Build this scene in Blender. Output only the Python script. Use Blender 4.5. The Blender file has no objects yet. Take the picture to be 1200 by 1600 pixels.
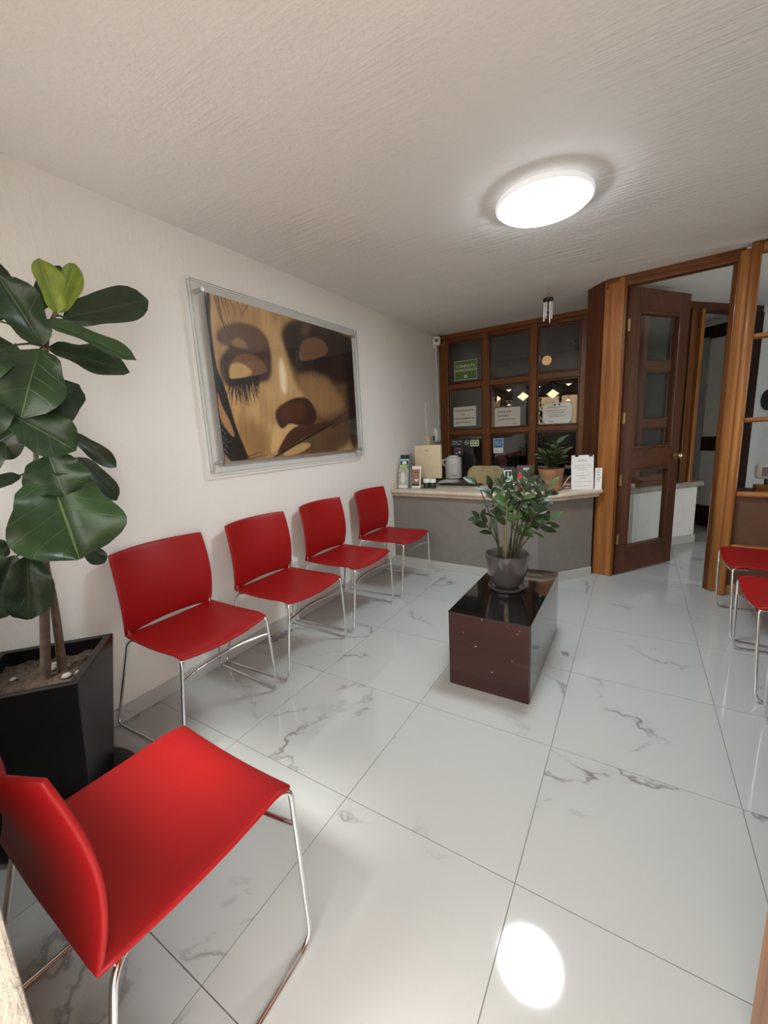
import bpy, bmesh, math, random
import numpy as np
from mathutils import Vector, Matrix

scene = bpy.context.scene
COL = scene.collection
PI = math.pi

# ------------------------------------------------------------------ camera
cam_d = bpy.data.cameras.new('camera'); cam = bpy.data.objects.new('camera', cam_d); COL.objects.link(cam)
cam_d.sensor_fit = 'HORIZONTAL'; cam_d.sensor_width = 36.0; cam_d.lens = 36.0 * 639.2 / 1200.0
cam_d.clip_start = 0.02; cam_d.clip_end = 100
yaw, pitch, roll = math.radians(-31.717), math.radians(10.685), math.radians(-2.992)
fw = Vector((math.sin(yaw) * math.cos(pitch), math.cos(yaw) * math.cos(pitch), -math.sin(pitch)))
rt = Vector((math.cos(yaw), -math.sin(yaw), 0)); up = rt.cross(fw)
r2 = rt * math.cos(roll) + up * math.sin(roll); u2 = -rt * math.sin(roll) + up * math.cos(roll)
m = Matrix.Identity(4)
for i in range(3):
    m[i][0] = r2[i]; m[i][1] = u2[i]; m[i][2] = -fw[i]
m.translation = (2.044, -0.987, 1.294)
cam.matrix_world = m
scene.camera = cam

# ------------------------------------------------------------------ daylight, exposure
world = bpy.data.worlds.new('overcast_sky'); scene.world = world
world.use_nodes = True
bg = world.node_tree.nodes['Background']
bg.inputs[0].default_value = (1.0, 0.975, 0.94, 1)
bg.inputs[1].default_value = 6.4
vs = scene.view_settings
vs.view_transform = 'Standard'; vs.look = 'None'; vs.exposure = 0.52; vs.gamma = 1.0; vs.use_curve_mapping = False
LAMP_STRENGTH = 49.0
sun_d = bpy.data.lights.new('hazy_sun','SUN'); sun_d.energy = 6.0; sun_d.angle = math.radians(16); sun_d.color = (1.0, .95, .88)
sun = bpy.data.objects.new('hazy_sun', sun_d); COL.objects.link(sun); sun.location = (0, -6, 12)
sun.rotation_euler = Vector((.08, .42, -.90)).to_track_quat('-Z', 'Y').to_euler()

def portal(loc, sx, sy, direction):
    l = bpy.data.lights.new('daylight_portal', 'AREA'); l.shape = 'RECTANGLE'; l.size = sx; l.size_y = sy
    l.cycles.is_portal = True
    o = bpy.data.objects.new('daylight_portal', l); COL.objects.link(o); o.location = loc
    o.rotation_euler = Vector(direction).to_track_quat('-Z', 'Y').to_euler()
portal((1.9, -1.08, 1.06), 0.92, 2.1, (0, 1, 0))
portal((0.66, -1.08, 1.56), 1.1, .8, (0, 1, 0))

# ------------------------------------------------------------------ helpers
WORLD = {}

class MB:
    def __init__(s): s.v = []; s.f = []
    def add(s, vs_, fs_):
        o = len(s.v); s.v += [tuple(p) for p in vs_]; s.f += [tuple(i + o for i in f) for f in fs_]; return s
    def box(s, x0, x1, y0, y1, z0, z1):
        return s.add([(x0,y0,z0),(x1,y0,z0),(x1,y1,z0),(x0,y1,z0),(x0,y0,z1),(x1,y0,z1),(x1,y1,z1),(x0,y1,z1)],
                     [(0,3,2,1),(4,5,6,7),(0,1,5,4),(1,2,6,5),(2,3,7,6),(3,0,4,7)])
    def obox(s, o, a, b, sa, sb, z0, z1):
        """box whose plan is o + a*[sa0,sa1] + b*[sb0,sb1]; a, b plan vectors"""
        pts = [(o[0]+a[0]*i+b[0]*j, o[1]+a[1]*i+b[1]*j) for i, j in ((sa[0],sb[0]),(sa[1],sb[0]),(sa[1],sb[1]),(sa[0],sb[1]))]
        return s.prism(pts, z0, z1)
    def prism(s, pts, z0, z1):
        n = len(pts)
        ar = sum(pts[i][0]*pts[(i+1)%n][1]-pts[(i+1)%n][0]*pts[i][1] for i in range(n))
        if ar < 0: pts = pts[::-1]
        return s.add([(x,y,z0) for x,y in pts]+[(x,y,z1) for x,y in pts],
                     [tuple(range(n))[::-1], tuple(range(n,2*n))]+[(i,(i+1)%n,n+(i+1)%n,n+i) for i in range(n)])
    def lathe(s, prof, n=24, c=(0,0,0)):
        vs_=[]; fs_=[]
        for r,z in prof:
            for k in range(n):
                a=2*PI*k/n; vs_.append((c[0]+r*math.cos(a),c[1]+r*math.sin(a),c[2]+z))
        for j in range(len(prof)-1):
            for k in range(n):
                k2=(k+1)%n; fs_.append((j*n+k,j*n+k2,(j+1)*n+k2,(j+1)*n+k))
        fs_.append(tuple(range(n))[::-1]); o=(len(prof)-1)*n; fs_.append(tuple(range(o,o+n)))
        return s.add(vs_,fs_)
    def tube(s, path, r, n=8):
        P=[Vector(p) for p in path]; rr = r if isinstance(r,(list,tuple)) else [r]*len(P)
        vs_=[]; fs_=[]; up_=None
        for i,p in enumerate(P):
            t=(P[min(i+1,len(P)-1)]-P[max(i-1,0)])
            if t.length<1e-9: t=Vector((0,0,1))
            t.normalize()
            if up_ is None:
                up_=Vector((0,0,1)) if abs(t.z)<0.9 else Vector((1,0,0))
            u_=up_-t*up_.dot(t); u_.normalize(); w_=t.cross(u_); up_=u_
            for k in range(n):
                a=2*PI*k/n; q=p+(u_*math.cos(a)+w_*math.sin(a))*rr[i]; vs_.append(q[:])
        for i in range(len(P)-1):
            for k in range(n):
                k2=(k+1)%n; fs_.append((i*n+k,i*n+k2,(i+1)*n+k2,(i+1)*n+k))
        fs_.append(tuple(range(n))[::-1]); o=(len(P)-1)*n; fs_.append(tuple(range(o,o+n)))
        return s.add(vs_,fs_)
    def disc_y(s, c, r, t, n=24):
        """short cylinder along y"""
        vs_=[]; 
        for d in (0,t):
            for k in range(n):
                a=2*PI*k/n; vs_.append((c[0]+r*math.cos(a),c[1]+d,c[2]+r*math.sin(a)))
        return s.add(vs_,[tuple(range(n)),tuple(range(2*n-1,n-1,-1))]+[(k+n,(k+1)%n+n,(k+1)%n,k) for k in range(n)])
    def mesh(s, name):
        me=bpy.data.meshes.new(name); me.from_pydata(s.v,[],s.f); me.update(); return me
    def build(s, name, mt, parent=None, bevel=0, seg=2, smooth=None, local=False):
        if parent is not None and not local:
            w=WORLD.get(parent.name, Vector((0,0,0))); s.v=[(x-w.x,y-w.y,z-w.z) for x,y,z in s.v]
        me=s.mesh(name)
        if bevel:
            bm=bmesh.new(); bm.from_mesh(me)
            bmesh.ops.recalc_face_normals(bm, faces=bm.faces)
            ed=[e for e in bm.edges if len(e.link_faces)==2 and e.calc_face_angle(0)>0.5]
            bmesh.ops.bevel(bm, geom=ed, offset=bevel, segments=seg, profile=0.5, affect='EDGES', clamp_overlap=True)
            bm.to_mesh(me); bm.free()
        if smooth is not None or (bevel and seg>2):
            me.polygons.foreach_set('use_smooth',[True]*len(me.polygons))
            me.set_sharp_from_angle(angle=math.radians(smooth or 40))
        return obj(name, me, mt, parent)

def obj(name, me, mt, parent=None):
    o=bpy.data.objects.new(name, me); COL.objects.link(o)
    if mt and not me.materials: me.materials.append(M[mt])
    if parent is not None:
        o.parent=parent; WORLD[o.name]=WORLD.get(parent.name, Vector((0,0,0))).copy()
    else: WORLD[o.name]=Vector((0,0,0))
    return o

def thing(name, label, cat, loc=(0,0,0), rotz=0, group=None):
    o=bpy.data.objects.new(name, None); COL.objects.link(o); o.empty_display_size=0.05
    o.location=loc; o.rotation_euler=(0,0,rotz); WORLD[o.name]=Vector(loc)
    return tag(o,label,cat,group)

def tag(o, label, cat, group=None):
    o['label']=label; o['category']=cat
    if group: o['group']=group
    return o

def struct(o, label=None):
    o['kind']='structure'
    if label: o['label']=label
    return o

def fillet(path, rad, seg=5):
    P=[Vector(p) for p in path]; out=[P[0]]
    for i in range(1,len(P)-1):
        r=rad[i-1] if isinstance(rad,(list,tuple)) else rad
        a=(P[i-1]-P[i]); b=(P[i+1]-P[i]); r=min(r,a.length*.49,b.length*.49)
        a=P[i]+a.normalized()*r; b=P[i]+b.normalized()*r
        for k in range(seg+1):
            t=k/seg; out.append(a*(1-t)**2+P[i]*2*t*(1-t)+b*t*t)
    out.append(P[-1]); return out

def text_mesh(body, size, align='CENTER', bold=False):
    c=bpy.data.curves.new('lettering','FONT'); c.body=body; c.size=size; c.align_x=align; c.align_y='CENTER'
    c.space_line=1.05
    if bold: c.offset=size*0.018
    t=bpy.data.objects.new('lettering_tmp',c); COL.objects.link(t)
    dg=bpy.context.evaluated_depsgraph_get(); dg.update()
    me=bpy.data.meshes.new_from_object(t.evaluated_get(dg)); bpy.data.objects.remove(t); bpy.data.curves.remove(c)
    return me

def text_on(body, size, center, right, upv, mt, parent, align='CENTER', bold=False, name='lettering'):
    """flat lettering in the plane spanned by right/up, centred at world point"""
    me=text_mesh(body,size,align,bold); R_=Vector(right).normalized(); U_=Vector(upv).normalized(); c=Vector(center)-WORLD.get(parent.name,Vector((0,0,0)))
    for v in me.vertices:
        v.co=c+R_*v.co.x+U_*v.co.y
    me.materials.clear()
    return obj(name, me, mt, parent)

def shell(P, nu, nv, thick, rim=3):
    """sheet with rounded rim: P(u,v) -> Vector, u,v in 0..1; grows to both sides of the mid surface"""
    def nrm(u,v):
        e=1e-3
        a=P(min(u+e,1),v)-P(max(u-e,0),v); b=P(u,min(v+e,1))-P(u,max(v-e,0)); n=a.cross(b); n.normalize(); return n
    mb=MB(); top=[];bot=[]
    for j in range(nv+1):
        for i in range(nu+1):
            u,v=i/nu,j/nv; p=P(u,v); n=nrm(u,v)
            top.append(p+n*thick/2); bot.append(p-n*thick/2)
    N=len(top); vs_=top+bot; fs_=[]
    for j in range(nv):
        for i in range(nu):
            a=j*(nu+1)+i; b=a+1; c=b+nu+1; d=a+nu+1
            fs_.append((a,b,c,d)); fs_.append((N+d,N+c,N+b,N+a))
    loop=[(i,0) for i in range(nu)]+[(nu,j) for j in range(nv)]+[(i,nv) for i in range(nu,0,-1)]+[(0,j) for j in range(nv,0,-1)]
    rows=[]
    for i,j in loop:
        u,v=i/nu,j/nv; p=P(u,v); n=nrm(u,v)
        o_=Vector((0,0,0)); e=0.02
        if i==0: o_+= (P(0,v)-P(e,v)).normalized()
        if i==nu: o_+= (P(1,v)-P(1-e,v)).normalized()
        if j==0: o_+= (P(u,0)-P(u,e)).normalized()
        if j==nv: o_+= (P(u,1)-P(u,1-e)).normalized()
        o_.normalize()
        ids=[j*(nu+1)+i]
        for k in range(1,rim+1):
            a=PI*k/(rim+1); vs_.append(p+n*math.cos(a)*thick/2+o_*math.sin(a)*thick/2); ids.append(len(vs_)-1)
        ids.append(N+j*(nu+1)+i); rows.append(ids)
    L=len(rows)
    for q in range(L):
        a=rows[q]; b=rows[(q+1)%L]
        for k in range(rim+1): fs_.append((a[k],a[k+1],b[k+1],b[k]))
    return mb.add(vs_,fs_)

# ------------------------------------------------------------------ materials
M={}
def nt(name):
    m_=bpy.data.materials.new(name); m_.use_nodes=True; t=m_.node_tree; M[name]=m_
    return m_,t,t.nodes['Principled BSDF']
def node(t,ty,**kw):
    n=t.nodes.new(ty)
    for k,v in kw.items(): setattr(n,k,v)
    return n
def ramp(t,fac,stops):
    r=node(t,'ShaderNodeValToRGB'); el=r.color_ramp.elements
    while len(el)<len(stops): el.new(0.5)
    for e,(p,c) in zip(el,stops): e.position=p; e.color=(*c,1) if len(c)==3 else c
    t.links.new(fac,r.inputs[0]); return r.outputs[0]
def coords(t,scale=(1,1,1),rot=(0,0,0),kind='Object',rand=False):
    tc=node(t,'ShaderNodeTexCoord'); mp=node(t,'ShaderNodeMapping'); mp.inputs['Scale'].default_value=scale; mp.inputs['Rotation'].default_value=rot
    t.links.new(tc.outputs[kind],mp.inputs[0])
    if rand:
        oi=node(t,'ShaderNodeObjectInfo'); ml=node(t,'ShaderNodeMath',operation='MULTIPLY'); ml.inputs[1].default_value=57.0
        t.links.new(oi.outputs['Random'],ml.inputs[0]); t.links.new(ml.outputs[0],mp.inputs['Location'])
    return mp.outputs[0]
def noise(t,vec,scale,detail=3,rough=.55,dist=0):
    n=node(t,'ShaderNodeTexNoise'); n.inputs['Scale'].default_value=scale; n.inputs['Detail'].default_value=detail; n.inputs['Roughness'].default_value=rough; n.inputs['Distortion'].default_value=dist
    t.links.new(vec,n.inputs['Vector']); return n.outputs[0]
def bump(t,b,h,strength,dist):
    n=node(t,'ShaderNodeBump'); n.inputs['Strength'].default_value=strength; n.inputs['Distance'].default_value=dist
    t.links.new(h,n.inputs['Height']); t.links.new(n.outputs[0],b.inputs['Normal'])
def plain(name,col,rough=.5,metal=0,var=.06,nscale=14,spec=.5,coat=0,bmp=0,emit=0):
    """colour with a little procedural mottling"""
    m_,t,b=nt(name)
    v=coords(t); n=noise(t,v,nscale,4)
    lo=tuple(max(0,c*(1-var)) for c in col); hi=tuple(min(1,c*(1+var)) for c in col)
    t.links.new(ramp(t,n,[(.3,lo),(.7,hi)]),b.inputs['Base Color'])
    b.inputs['Roughness'].default_value=rough; b.inputs['Metallic'].default_value=metal; b.inputs['Specular IOR Level'].default_value=spec
    b.inputs['Coat Weight'].default_value=coat; b.inputs['Coat Roughness'].default_value=.08
    if bmp: bump(t,b,noise(t,v,nscale*6,3),bmp,.004)
    if emit:
        b.inputs['Emission Color'].default_value=(*col,1); b.inputs['Emission Strength'].default_value=emit
    return m_
def wood(name,dark,light,axis='z',rough=.36,coat=.10,scale=1.0,rotz=0):
    m_,t,b=nt(name)
    s={'z':(34,34,1.6),'x':(1.6,34,34),'y':(34,1.6,34)}[axis]
    v=coords(t,tuple(q*scale for q in s),rot=(0,0,rotz)); n=noise(t,v,1.0,5,.62,.35)
    v2=coords(t,tuple(q*scale*.22 for q in s),rot=(0,0,rotz)); n2=noise(t,v2,1.0,2,.5,.8)
    mx=node(t,'ShaderNodeMath',operation='MULTIPLY_ADD'); t.links.new(n2,mx.inputs[0]); mx.inputs[1].default_value=.55; 
    m3=node(t,'ShaderNodeMath',operation='MULTIPLY'); t.links.new(n,m3.inputs[0]); m3.inputs[1].default_value=.5; t.links.new(m3.outputs[0],mx.inputs[2])
    mid=tuple((a+c)/2 for a,c in zip(dark,light))
    t.links.new(ramp(t,mx.outputs[0],[(.36,dark),(.52,mid),(.68,light)]),b.inputs['Base Color'])
    b.inputs['Roughness'].default_value=rough; b.inputs['Specular IOR Level'].default_value=.32; b.inputs['Coat Weight'].default_value=coat; b.inputs['Coat Roughness'].default_value=.10
    bump(t,b,n,.08,.002)
    return m_
def glass(name,tint=(1,1,1),ior=1.5,rough=0.0):
    m_=bpy.data.materials.new(name); m_.use_nodes=True; t=m_.node_tree; M[name]=m_
    t.nodes.remove(t.nodes['Principled BSDF']); out=t.nodes['Material Output']
    tr=node(t,'ShaderNodeBsdfTransparent'); tr.inputs[0].default_value=(*tint,1)
    gl=node(t,'ShaderNodeBsdfGlossy'); gl.inputs['Roughness'].default_value=rough
    fr=node(t,'ShaderNodeFresnel'); ge=node(t,'ShaderNodeNewGeometry'); mr=node(t,'ShaderNodeMapRange')
    mr.inputs[3].default_value=ior; mr.inputs[4].default_value=1/ior   # thin sheet: same reflectance from both faces
    t.links.new(ge.outputs['Backfacing'],mr.inputs[0]); t.links.new(mr.outputs[0],fr.inputs[0])
    mx=node(t,'ShaderNodeMixShader'); t.links.new(fr.outputs[0],mx.inputs[0]); t.links.new(tr.outputs[0],mx.inputs[1]); t.links.new(gl.outputs[0],mx.inputs[2]); t.links.new(mx.outputs[0],out.inputs[0])
def plaster(name,col,sv,strength,dist,fine=60):
    m_,t,b=nt(name)
    v=coords(t); n0=noise(t,v,1.3,3)
    lo=tuple(c*.97 for c in col); t.links.new(ramp(t,n0,[(.3,lo),(.7,col)]),b.inputs['Base Color'])
    b.inputs['Roughness'].default_value=.75; b.inputs['Specular IOR Level'].default_value=.25
    vs_=coords(t,sv); n1=noise(t,vs_,1.0,4,.6,.3); n2=noise(t,v,fine,3,.6); n3=noise(t,v,1.7,2)
    mk=node(t,'ShaderNodeMapRange'); t.links.new(n3,mk.inputs[0]); mk.inputs[1].default_value=.42; mk.inputs[2].default_value=.68
    a=node(t,'ShaderNodeMath',operation='MULTIPLY'); t.links.new(n1,a.inputs[0]); t.links.new(mk.outputs[0],a.inputs[1])
    s=node(t,'ShaderNodeMath',operation='MULTIPLY_ADD'); t.links.new(n2,s.inputs[0]); s.inputs[1].default_value=.28; t.links.new(a.outputs[0],s.inputs[2])
    bump(t,b,s.outputs[0],strength,dist)

plaster('wall_plaster',(.80,.775,.735),(38,38,5),.45,.012)
plaster('ceiling_plaster',(.80,.79,.77),(3.2,34,20),.75,.013,45)
plaster('entry_stucco',(.36,.33,.285),(30,30,22),.9,.02,40)
plain('white_paint',(.78,.78,.76),.6,var=.03)
plain('corridor_white',(.72,.74,.74),.6,var=.03)
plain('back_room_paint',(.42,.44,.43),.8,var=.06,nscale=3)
plain('grey_counter',(.215,.2,.18),.55,var=.05)
plain('grout',(.22,.21,.20),.9,spec=.1)
plain('concrete',(.45,.42,.38),.9,var=.15,nscale=5)
plain('ochre_wall',(.62,.42,.24),.85,var=.12,nscale=4)
# marble-look porcelain
def marble(name,base,gloss=.055,vein=1.0,scale=1.0):
    m_,t,b=nt(name)
    v=coords(t,(scale,scale,scale),rot=(0,0,.6),rand=True)
    n1=noise(t,v,.95,8,.55,.25); 
    sub=node(t,'ShaderNodeMath',operation='SUBTRACT'); t.links.new(n1,sub.inputs[0]); sub.inputs[1].default_value=.5
    ab=node(t,'ShaderNodeMath',operation='ABSOLUTE'); t.links.new(sub.outputs[0],ab.inputs[0])
    mr=node(t,'ShaderNodeMapRange'); t.links.new(ab.outputs[0],mr.inputs[0]); mr.inputs[1].default_value=0; mr.inputs[2].default_value=.008; mr.inputs[3].default_value=1; mr.inputs[4].default_value=0
    msk=noise(t,v,2.6,2); mm=node(t,'ShaderNodeMapRange'); t.links.new(msk,mm.inputs[0]); mm.inputs[1].default_value=.47; mm.inputs[2].default_value=.66
    v1=node(t,'ShaderNodeMath',operation='MULTIPLY'); t.links.new(mr.outputs[0],v1.inputs[0]); t.links.new(mm.outputs[0],v1.inputs[1])
    mr2=node(t,'ShaderNodeMapRange'); t.links.new(ab.outputs[0],mr2.inputs[0]); mr2.inputs[1].default_value=0; mr2.inputs[2].default_value=.03; mr2.inputs[3].default_value=.10; mr2.inputs[4].default_value=0
    v2=node(t,'ShaderNodeMath',operation='MULTIPLY'); t.links.new(mr2.outputs[0],v2.inputs[0]); t.links.new(mm.outputs[0],v2.inputs[1])
    ad=node(t,'ShaderNodeMath',operation='ADD'); t.links.new(v1.outputs[0],ad.inputs[0]); t.links.new(v2.outputs[0],ad.inputs[1])
    sc=node(t,'ShaderNodeMath',operation='MULTIPLY',use_clamp=True); t.links.new(ad.outputs[0],sc.inputs[0]); sc.inputs[1].default_value=1.0*vein
    mx=node(t,'ShaderNodeMix',data_type='RGBA'); t.links.new(sc.outputs[0],mx.inputs['Factor']); mx.inputs['A'].default_value=(*base,1); mx.inputs['B'].default_value=(.22,.205,.21,1)
    t.links.new(mx.outputs['Result'],b.inputs['Base Color'])
    b.inputs['Roughness'].default_value=gloss; b.inputs['IOR'].default_value=1.55
    bump(t,b,noise(t,coords(t),5,2),.012,.01)
marble('marble_tile',(.485,.505,.50))
marble('marble_base',(.50,.50,.48),.15,.5)
wood('wood_golden',(.16,.052,.010),(.44,.185,.048),'z')
wood('wood_golden_h',(.16,.052,.010),(.44,.185,.048),'x')
wood('wood_brown',(.072,.021,.0045),(.19,.066,.016),'z')
wood('wood_brown_h',(.072,.021,.0045),(.19,.066,.016),'x')
wood('wood_mahogany',(.042,.011,.003),(.108,.032,.009),'z')
wood('wood_mahogany_h',(.042,.011,.003),(.108,.032,.009),'x')
wood('wood_timber',(.012,.005,.004),(.035,.014,.009),'z',.5,0)
wood('wood_table',(.024,.007,.006),(.062,.019,.016),'x',.32,.3,.5)
wood('wood_desk',(.10,.065,.04),(.2,.14,.09),'x',.4,.1)
plain('panel_brown',(.115,.052,.022),.55,var=.08,nscale=60)
plain('black_lacquer',(.018,.016,.016),.12,var=.1,coat=.6)
plain('black_glass',(.004,.004,.004),.03,coat=1.0)
plain('travertine',(.62,.54,.42),.3,var=.16,nscale=9)
plain('sill_stone',(.36,.33,.28),.4,var=.25,nscale=12)
plain('red_plastic',(.30,.006,.007),.46,var=.03,nscale=5,spec=.28,bmp=.05)
plain('chrome',(.82,.82,.83),.09,1,var=.01)
plain('steel',(.55,.55,.54),.28,1,var=.03)
plain('brass',(.55,.40,.18),.3,1)
plain('black_plastic',(.012,.012,.012),.4)
plain('planter_black',(.006,.0055,.0055),.36,var=.2,spec=.35)
plain('soil',(.075,.05,.035),.95,var=.7,nscale=60,bmp=1.0)
plain('pebble',(.32,.28,.24),.8,var=.2)
plain('bark',(.115,.075,.055),.8,var=.35,nscale=30,bmp=.6)
plain('stem_green',(.055,.050,.028),.55,var=.25)
plain('stem_pale',(.24,.20,.12),.55,var=.2)
plain('grey_glaze',(.075,.072,.076),.16,var=.1,coat=.7)
wood('terracotta',(.24,.115,.062),(.40,.215,.125),'x',.6,0,.6)
plain('white_plastic',(.74,.74,.72),.4,var=.02)
plain('white_paper',(.80,.80,.79),.7,var=.02)
plain('cream_paper',(.55,.54,.49),.7,var=.03)
plain('pink_paper',(.66,.55,.53),.7,var=.03)
plain('beige_plastic',(.66,.58,.40),.45,var=.03)
plain('olive_vinyl',(.30,.25,.12),.5,var=.06,bmp=.1)
plain('ink',(.03,.03,.035),.7)
plain('ink_grey',(.2,.2,.2),.7)
plain('print_white',(.82,.83,.8),.6)
plain('sign_green',(.075,.155,.04),.5)
plain('sticker_blue',(.05,.20,.48),.4)
plain('sticker_teal',(.32,.45,.47),.5)
plain('sticker_purple',(.10,.05,.07),.5)
plain('sticker_lime',(.55,.65,.42),.5)
plain('lime',(.42,.62,.08),.5)
plain('cyan_print',(.35,.62,.72),.5)
plain('skin_print',(.34,.17,.11),.6,var=.25,nscale=30)
plain('silver_print',(.50,.45,.46),.35,var=.3,nscale=25)
plain('red_print',(.5,.05,.06),.5)
plain('amber_wood',(.50,.27,.12),.5)
plain('chime_dark',(.02,.02,.02),.5)
plain('lamp_rim',(.80,.81,.83),.35,emit=.35)
plain('aluminium',(.85,.85,.86),.35,.5,var=.02)
plain('acrylic_edge',(.40,.42,.40),.2,var=.05)
glass('clear_glass',(.97,.985,.98),1.5)
glass('dark_glass',(.55,.57,.57),1.8)
glass('acrylic',(.997,.999,.997),1.33)
m_,t,b=nt('lamp_diffuser'); b.inputs['Base Color'].default_value=(.9,.9,.9,1); b.inputs['Emission Color'].default_value=(.84,.95,1,1); b.inputs['Emission Strength'].default_value=LAMP_STRENGTH
def leafmat(name,base,vein,rough=.34,tr=.0):
    m_,t,b=nt(name)
    tc=node(t,'ShaderNodeUVMap'); sp=node(t,'ShaderNodeSeparateXYZ'); t.links.new(tc.outputs[0],sp.inputs[0])
    # u: across (0.5 = midrib), v: along; side veins run forward from the midrib
    su=node(t,'ShaderNodeMath',operation='SUBTRACT'); t.links.new(sp.outputs[0],su.inputs[0]); su.inputs[1].default_value=.5
    au=node(t,'ShaderNodeMath',operation='ABSOLUTE'); t.links.new(su.outputs[0],au.inputs[0])
    mid=node(t,'ShaderNodeMapRange'); t.links.new(au.outputs[0],mid.inputs[0]); mid.inputs[1].default_value=.005; mid.inputs[2].default_value=.016; mid.inputs[3].default_value=1; mid.inputs[4].default_value=0
    k=node(t,'ShaderNodeMath',operation='MULTIPLY_ADD'); t.links.new(au.outputs[0],k.inputs[0]); k.inputs[1].default_value=-.55; t.links.new(sp.outputs[1],k.inputs[2])
    k6=node(t,'ShaderNodeMath',operation='MULTIPLY'); t.links.new(k.outputs[0],k6.inputs[0]); k6.inputs[1].default_value=5.0
    fr=node(t,'ShaderNodeMath',operation='PINGPONG'); t.links.new(k6.outputs[0],fr.inputs[0]); fr.inputs[1].default_value=.5
    sd=node(t,'ShaderNodeMapRange'); t.links.new(fr.outputs[0],sd.inputs[0]); sd.inputs[1].default_value=.006; sd.inputs[2].default_value=.03; sd.inputs[3].default_value=.45; sd.inputs[4].default_value=0
    mxv=node(t,'ShaderNodeMath',operation='MAXIMUM'); t.links.new(mid.outputs[0],mxv.inputs[0]); t.links.new(sd.outputs[0],mxv.inputs[1])
    n=noise(t,coords(t),22,3); c0=ramp(t,n,[(.3,tuple(q*.8 for q in base)),(.7,tuple(q*1.2 for q in base))])
    mx=node(t,'ShaderNodeMix',data_type='RGBA'); t.links.new(mxv.outputs[0],mx.inputs['Factor']); t.links.new(c0,mx.inputs['A']); mx.inputs['B'].default_value=(*vein,1)
    t.links.new(mx.outputs['Result'],b.inputs['Base Color']); b.inputs['Roughness'].default_value=rough; b.inputs['Specular IOR Level'].default_value=.38
    iv=node(t,'ShaderNodeMath',operation='SUBTRACT'); iv.inputs[0].default_value=1; t.links.new(mxv.outputs[0],iv.inputs[1])
    bump(t,b,iv.outputs[0],.35,.004)
    if tr: b.inputs['Subsurface Weight'].default_value=0; b.inputs['Transmission Weight'].default_value=0
leafmat('leaf_dark',(.016,.030,.013),(.05,.075,.032),.40)
leafmat('leaf_mid',(.019,.041,.016),(.075,.11,.05),.34)
leafmat('leaf_big',(.028,.063,.021),(.12,.17,.065),.30)
leafmat('leaf_young',(.17,.235,.022),(.25,.30,.06),.45)
leafmat('leaflet_green',(.020,.040,.014),(.03,.058,.022),.42)
leafmat('leaflet_light',(.050,.105,.028),(.07,.13,.04),.4)
leafmat('leaf_bush',(.075,.11,.042),(.11,.15,.065),.45)

# ------------------------------------------------------------------ structure
H = 2.38
floor = struct(MB().box(-.1,4.75,-1.05,6.1,-.04,-.0022).build('floor','grout'),'grey grout bed of the marble tiled floor')
TW, TL = .6024, .5975
tile_me = MB().box(-TW/2+.0013,TW/2-.0013,-TL/2+.0013,TL/2-.0013,-.012,0).mesh('tile')
tile_me.materials.append(M['marble_tile'])
for i in range(0,8):
    for j in range(-2,11):
        if i>=5 and j<4: continue
        o=bpy.data.objects.new('tile',tile_me); COL.objects.link(o); o.parent=floor
        o.location=(.0056+(i+.5)*TW,(j+.5)*TL,0)
        o.rotation_euler=(0,0,PI*((i*3+j*5)%2))

struct(MB().box(-.15,4.75,-1.05,6.15,H,H+.15).build('ceiling','ceiling_plaster'),'off-white ceiling with trowelled plaster streaks')
struct(MB().box(-.15,0,-1.05,6.15,-.04,H).build('wall_left','wall_plaster'),'cream plaster wall behind the row of red chairs')
struct(MB().box(0,.012,-.905,2.5,0,.078).build('baseboard_left','marble_base',bevel=.003))
# entrance wall with a window and the doorway in which the camera stands
w=MB()
w.box(0,.12,-1.05,-.905,-.04,H); w.box(.12,1.2,-1.05,-.905,-.04,1.18); w.box(.12,1.2,-1.05,-.905,1.95,H)
w.box(1.2,1.45,-1.05,-.905,-.04,H); w.box(1.45,2.36,-1.05,-.905,2.12,H); w.box(2.36,3.25,-1.05,-.905,-.04,H)
struct(w.build('wall_front','entry_stucco',bevel=.006),'cream stucco wall beside the entrance doorway')
struct(MB().box(3.11,3.25,-.905,2.66,-.04,H).build('wall_right','wall_plaster'))
struct(MB().box(3.11,4.75,2.55,2.66,-.04,H).build('wall_corridor','corridor_white'))
# entrance window in the front wall
we=struct(MB().box(.12,1.2,-1.0,-.96,1.18,1.23).build('window_3','wood_golden_h',bevel=.004))
for a in ((.12,.17),(.635,.685),(1.15,1.2)): MB().box(a[0],a[1],-1.0,-.96,1.23,1.90).build('stile','wood_golden',we,bevel=.004)
MB().box(.12,1.2,-1.0,-.96,1.90,1.95).build('rail','wood_golden_h',we,bevel=.004)
for a in ((.17,.635),(.685,1.15)): MB().box(a[0],a[1],-.983,-.977,1.23,1.90).build('pane','clear_glass',we)
# entrance door standing open on the right
de=struct(MB().box(2.305,2.347,-.89,-.105,.012,.16).build('door_2','wood_golden',bevel=.003),'open wooden entrance door at the right edge')
MB().box(2.305,2.347,-.89,-.105,1.98,2.1).build('rail','wood_golden',de,bevel=.003)
MB().box(2.303,2.349,-.215,-.105,.012,2.1).build('stile','wood_golden',de,bevel=.003)
MB().box(2.303,2.349,-.89,-.78,.012,2.1).build('stile','wood_golden',de,bevel=.003)
MB().box(2.313,2.339,-.79,-.20,.15,2.0).build('panel','wood_brown',de)
# patio outside the entrance, seen only in reflections
struct(MB().box(-5,7,-9,-1.05,-.12,-.03).build('ground','concrete'))
struct(MB().box(-5,7,-6.2,-6.0,-.03,2.3).build('wall_patio','ochre_wall'))
struct(MB().box(-1.5,3.2,8.4,8.6,-.1,2.6).build('wall_courtyard','ochre_wall'))

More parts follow.
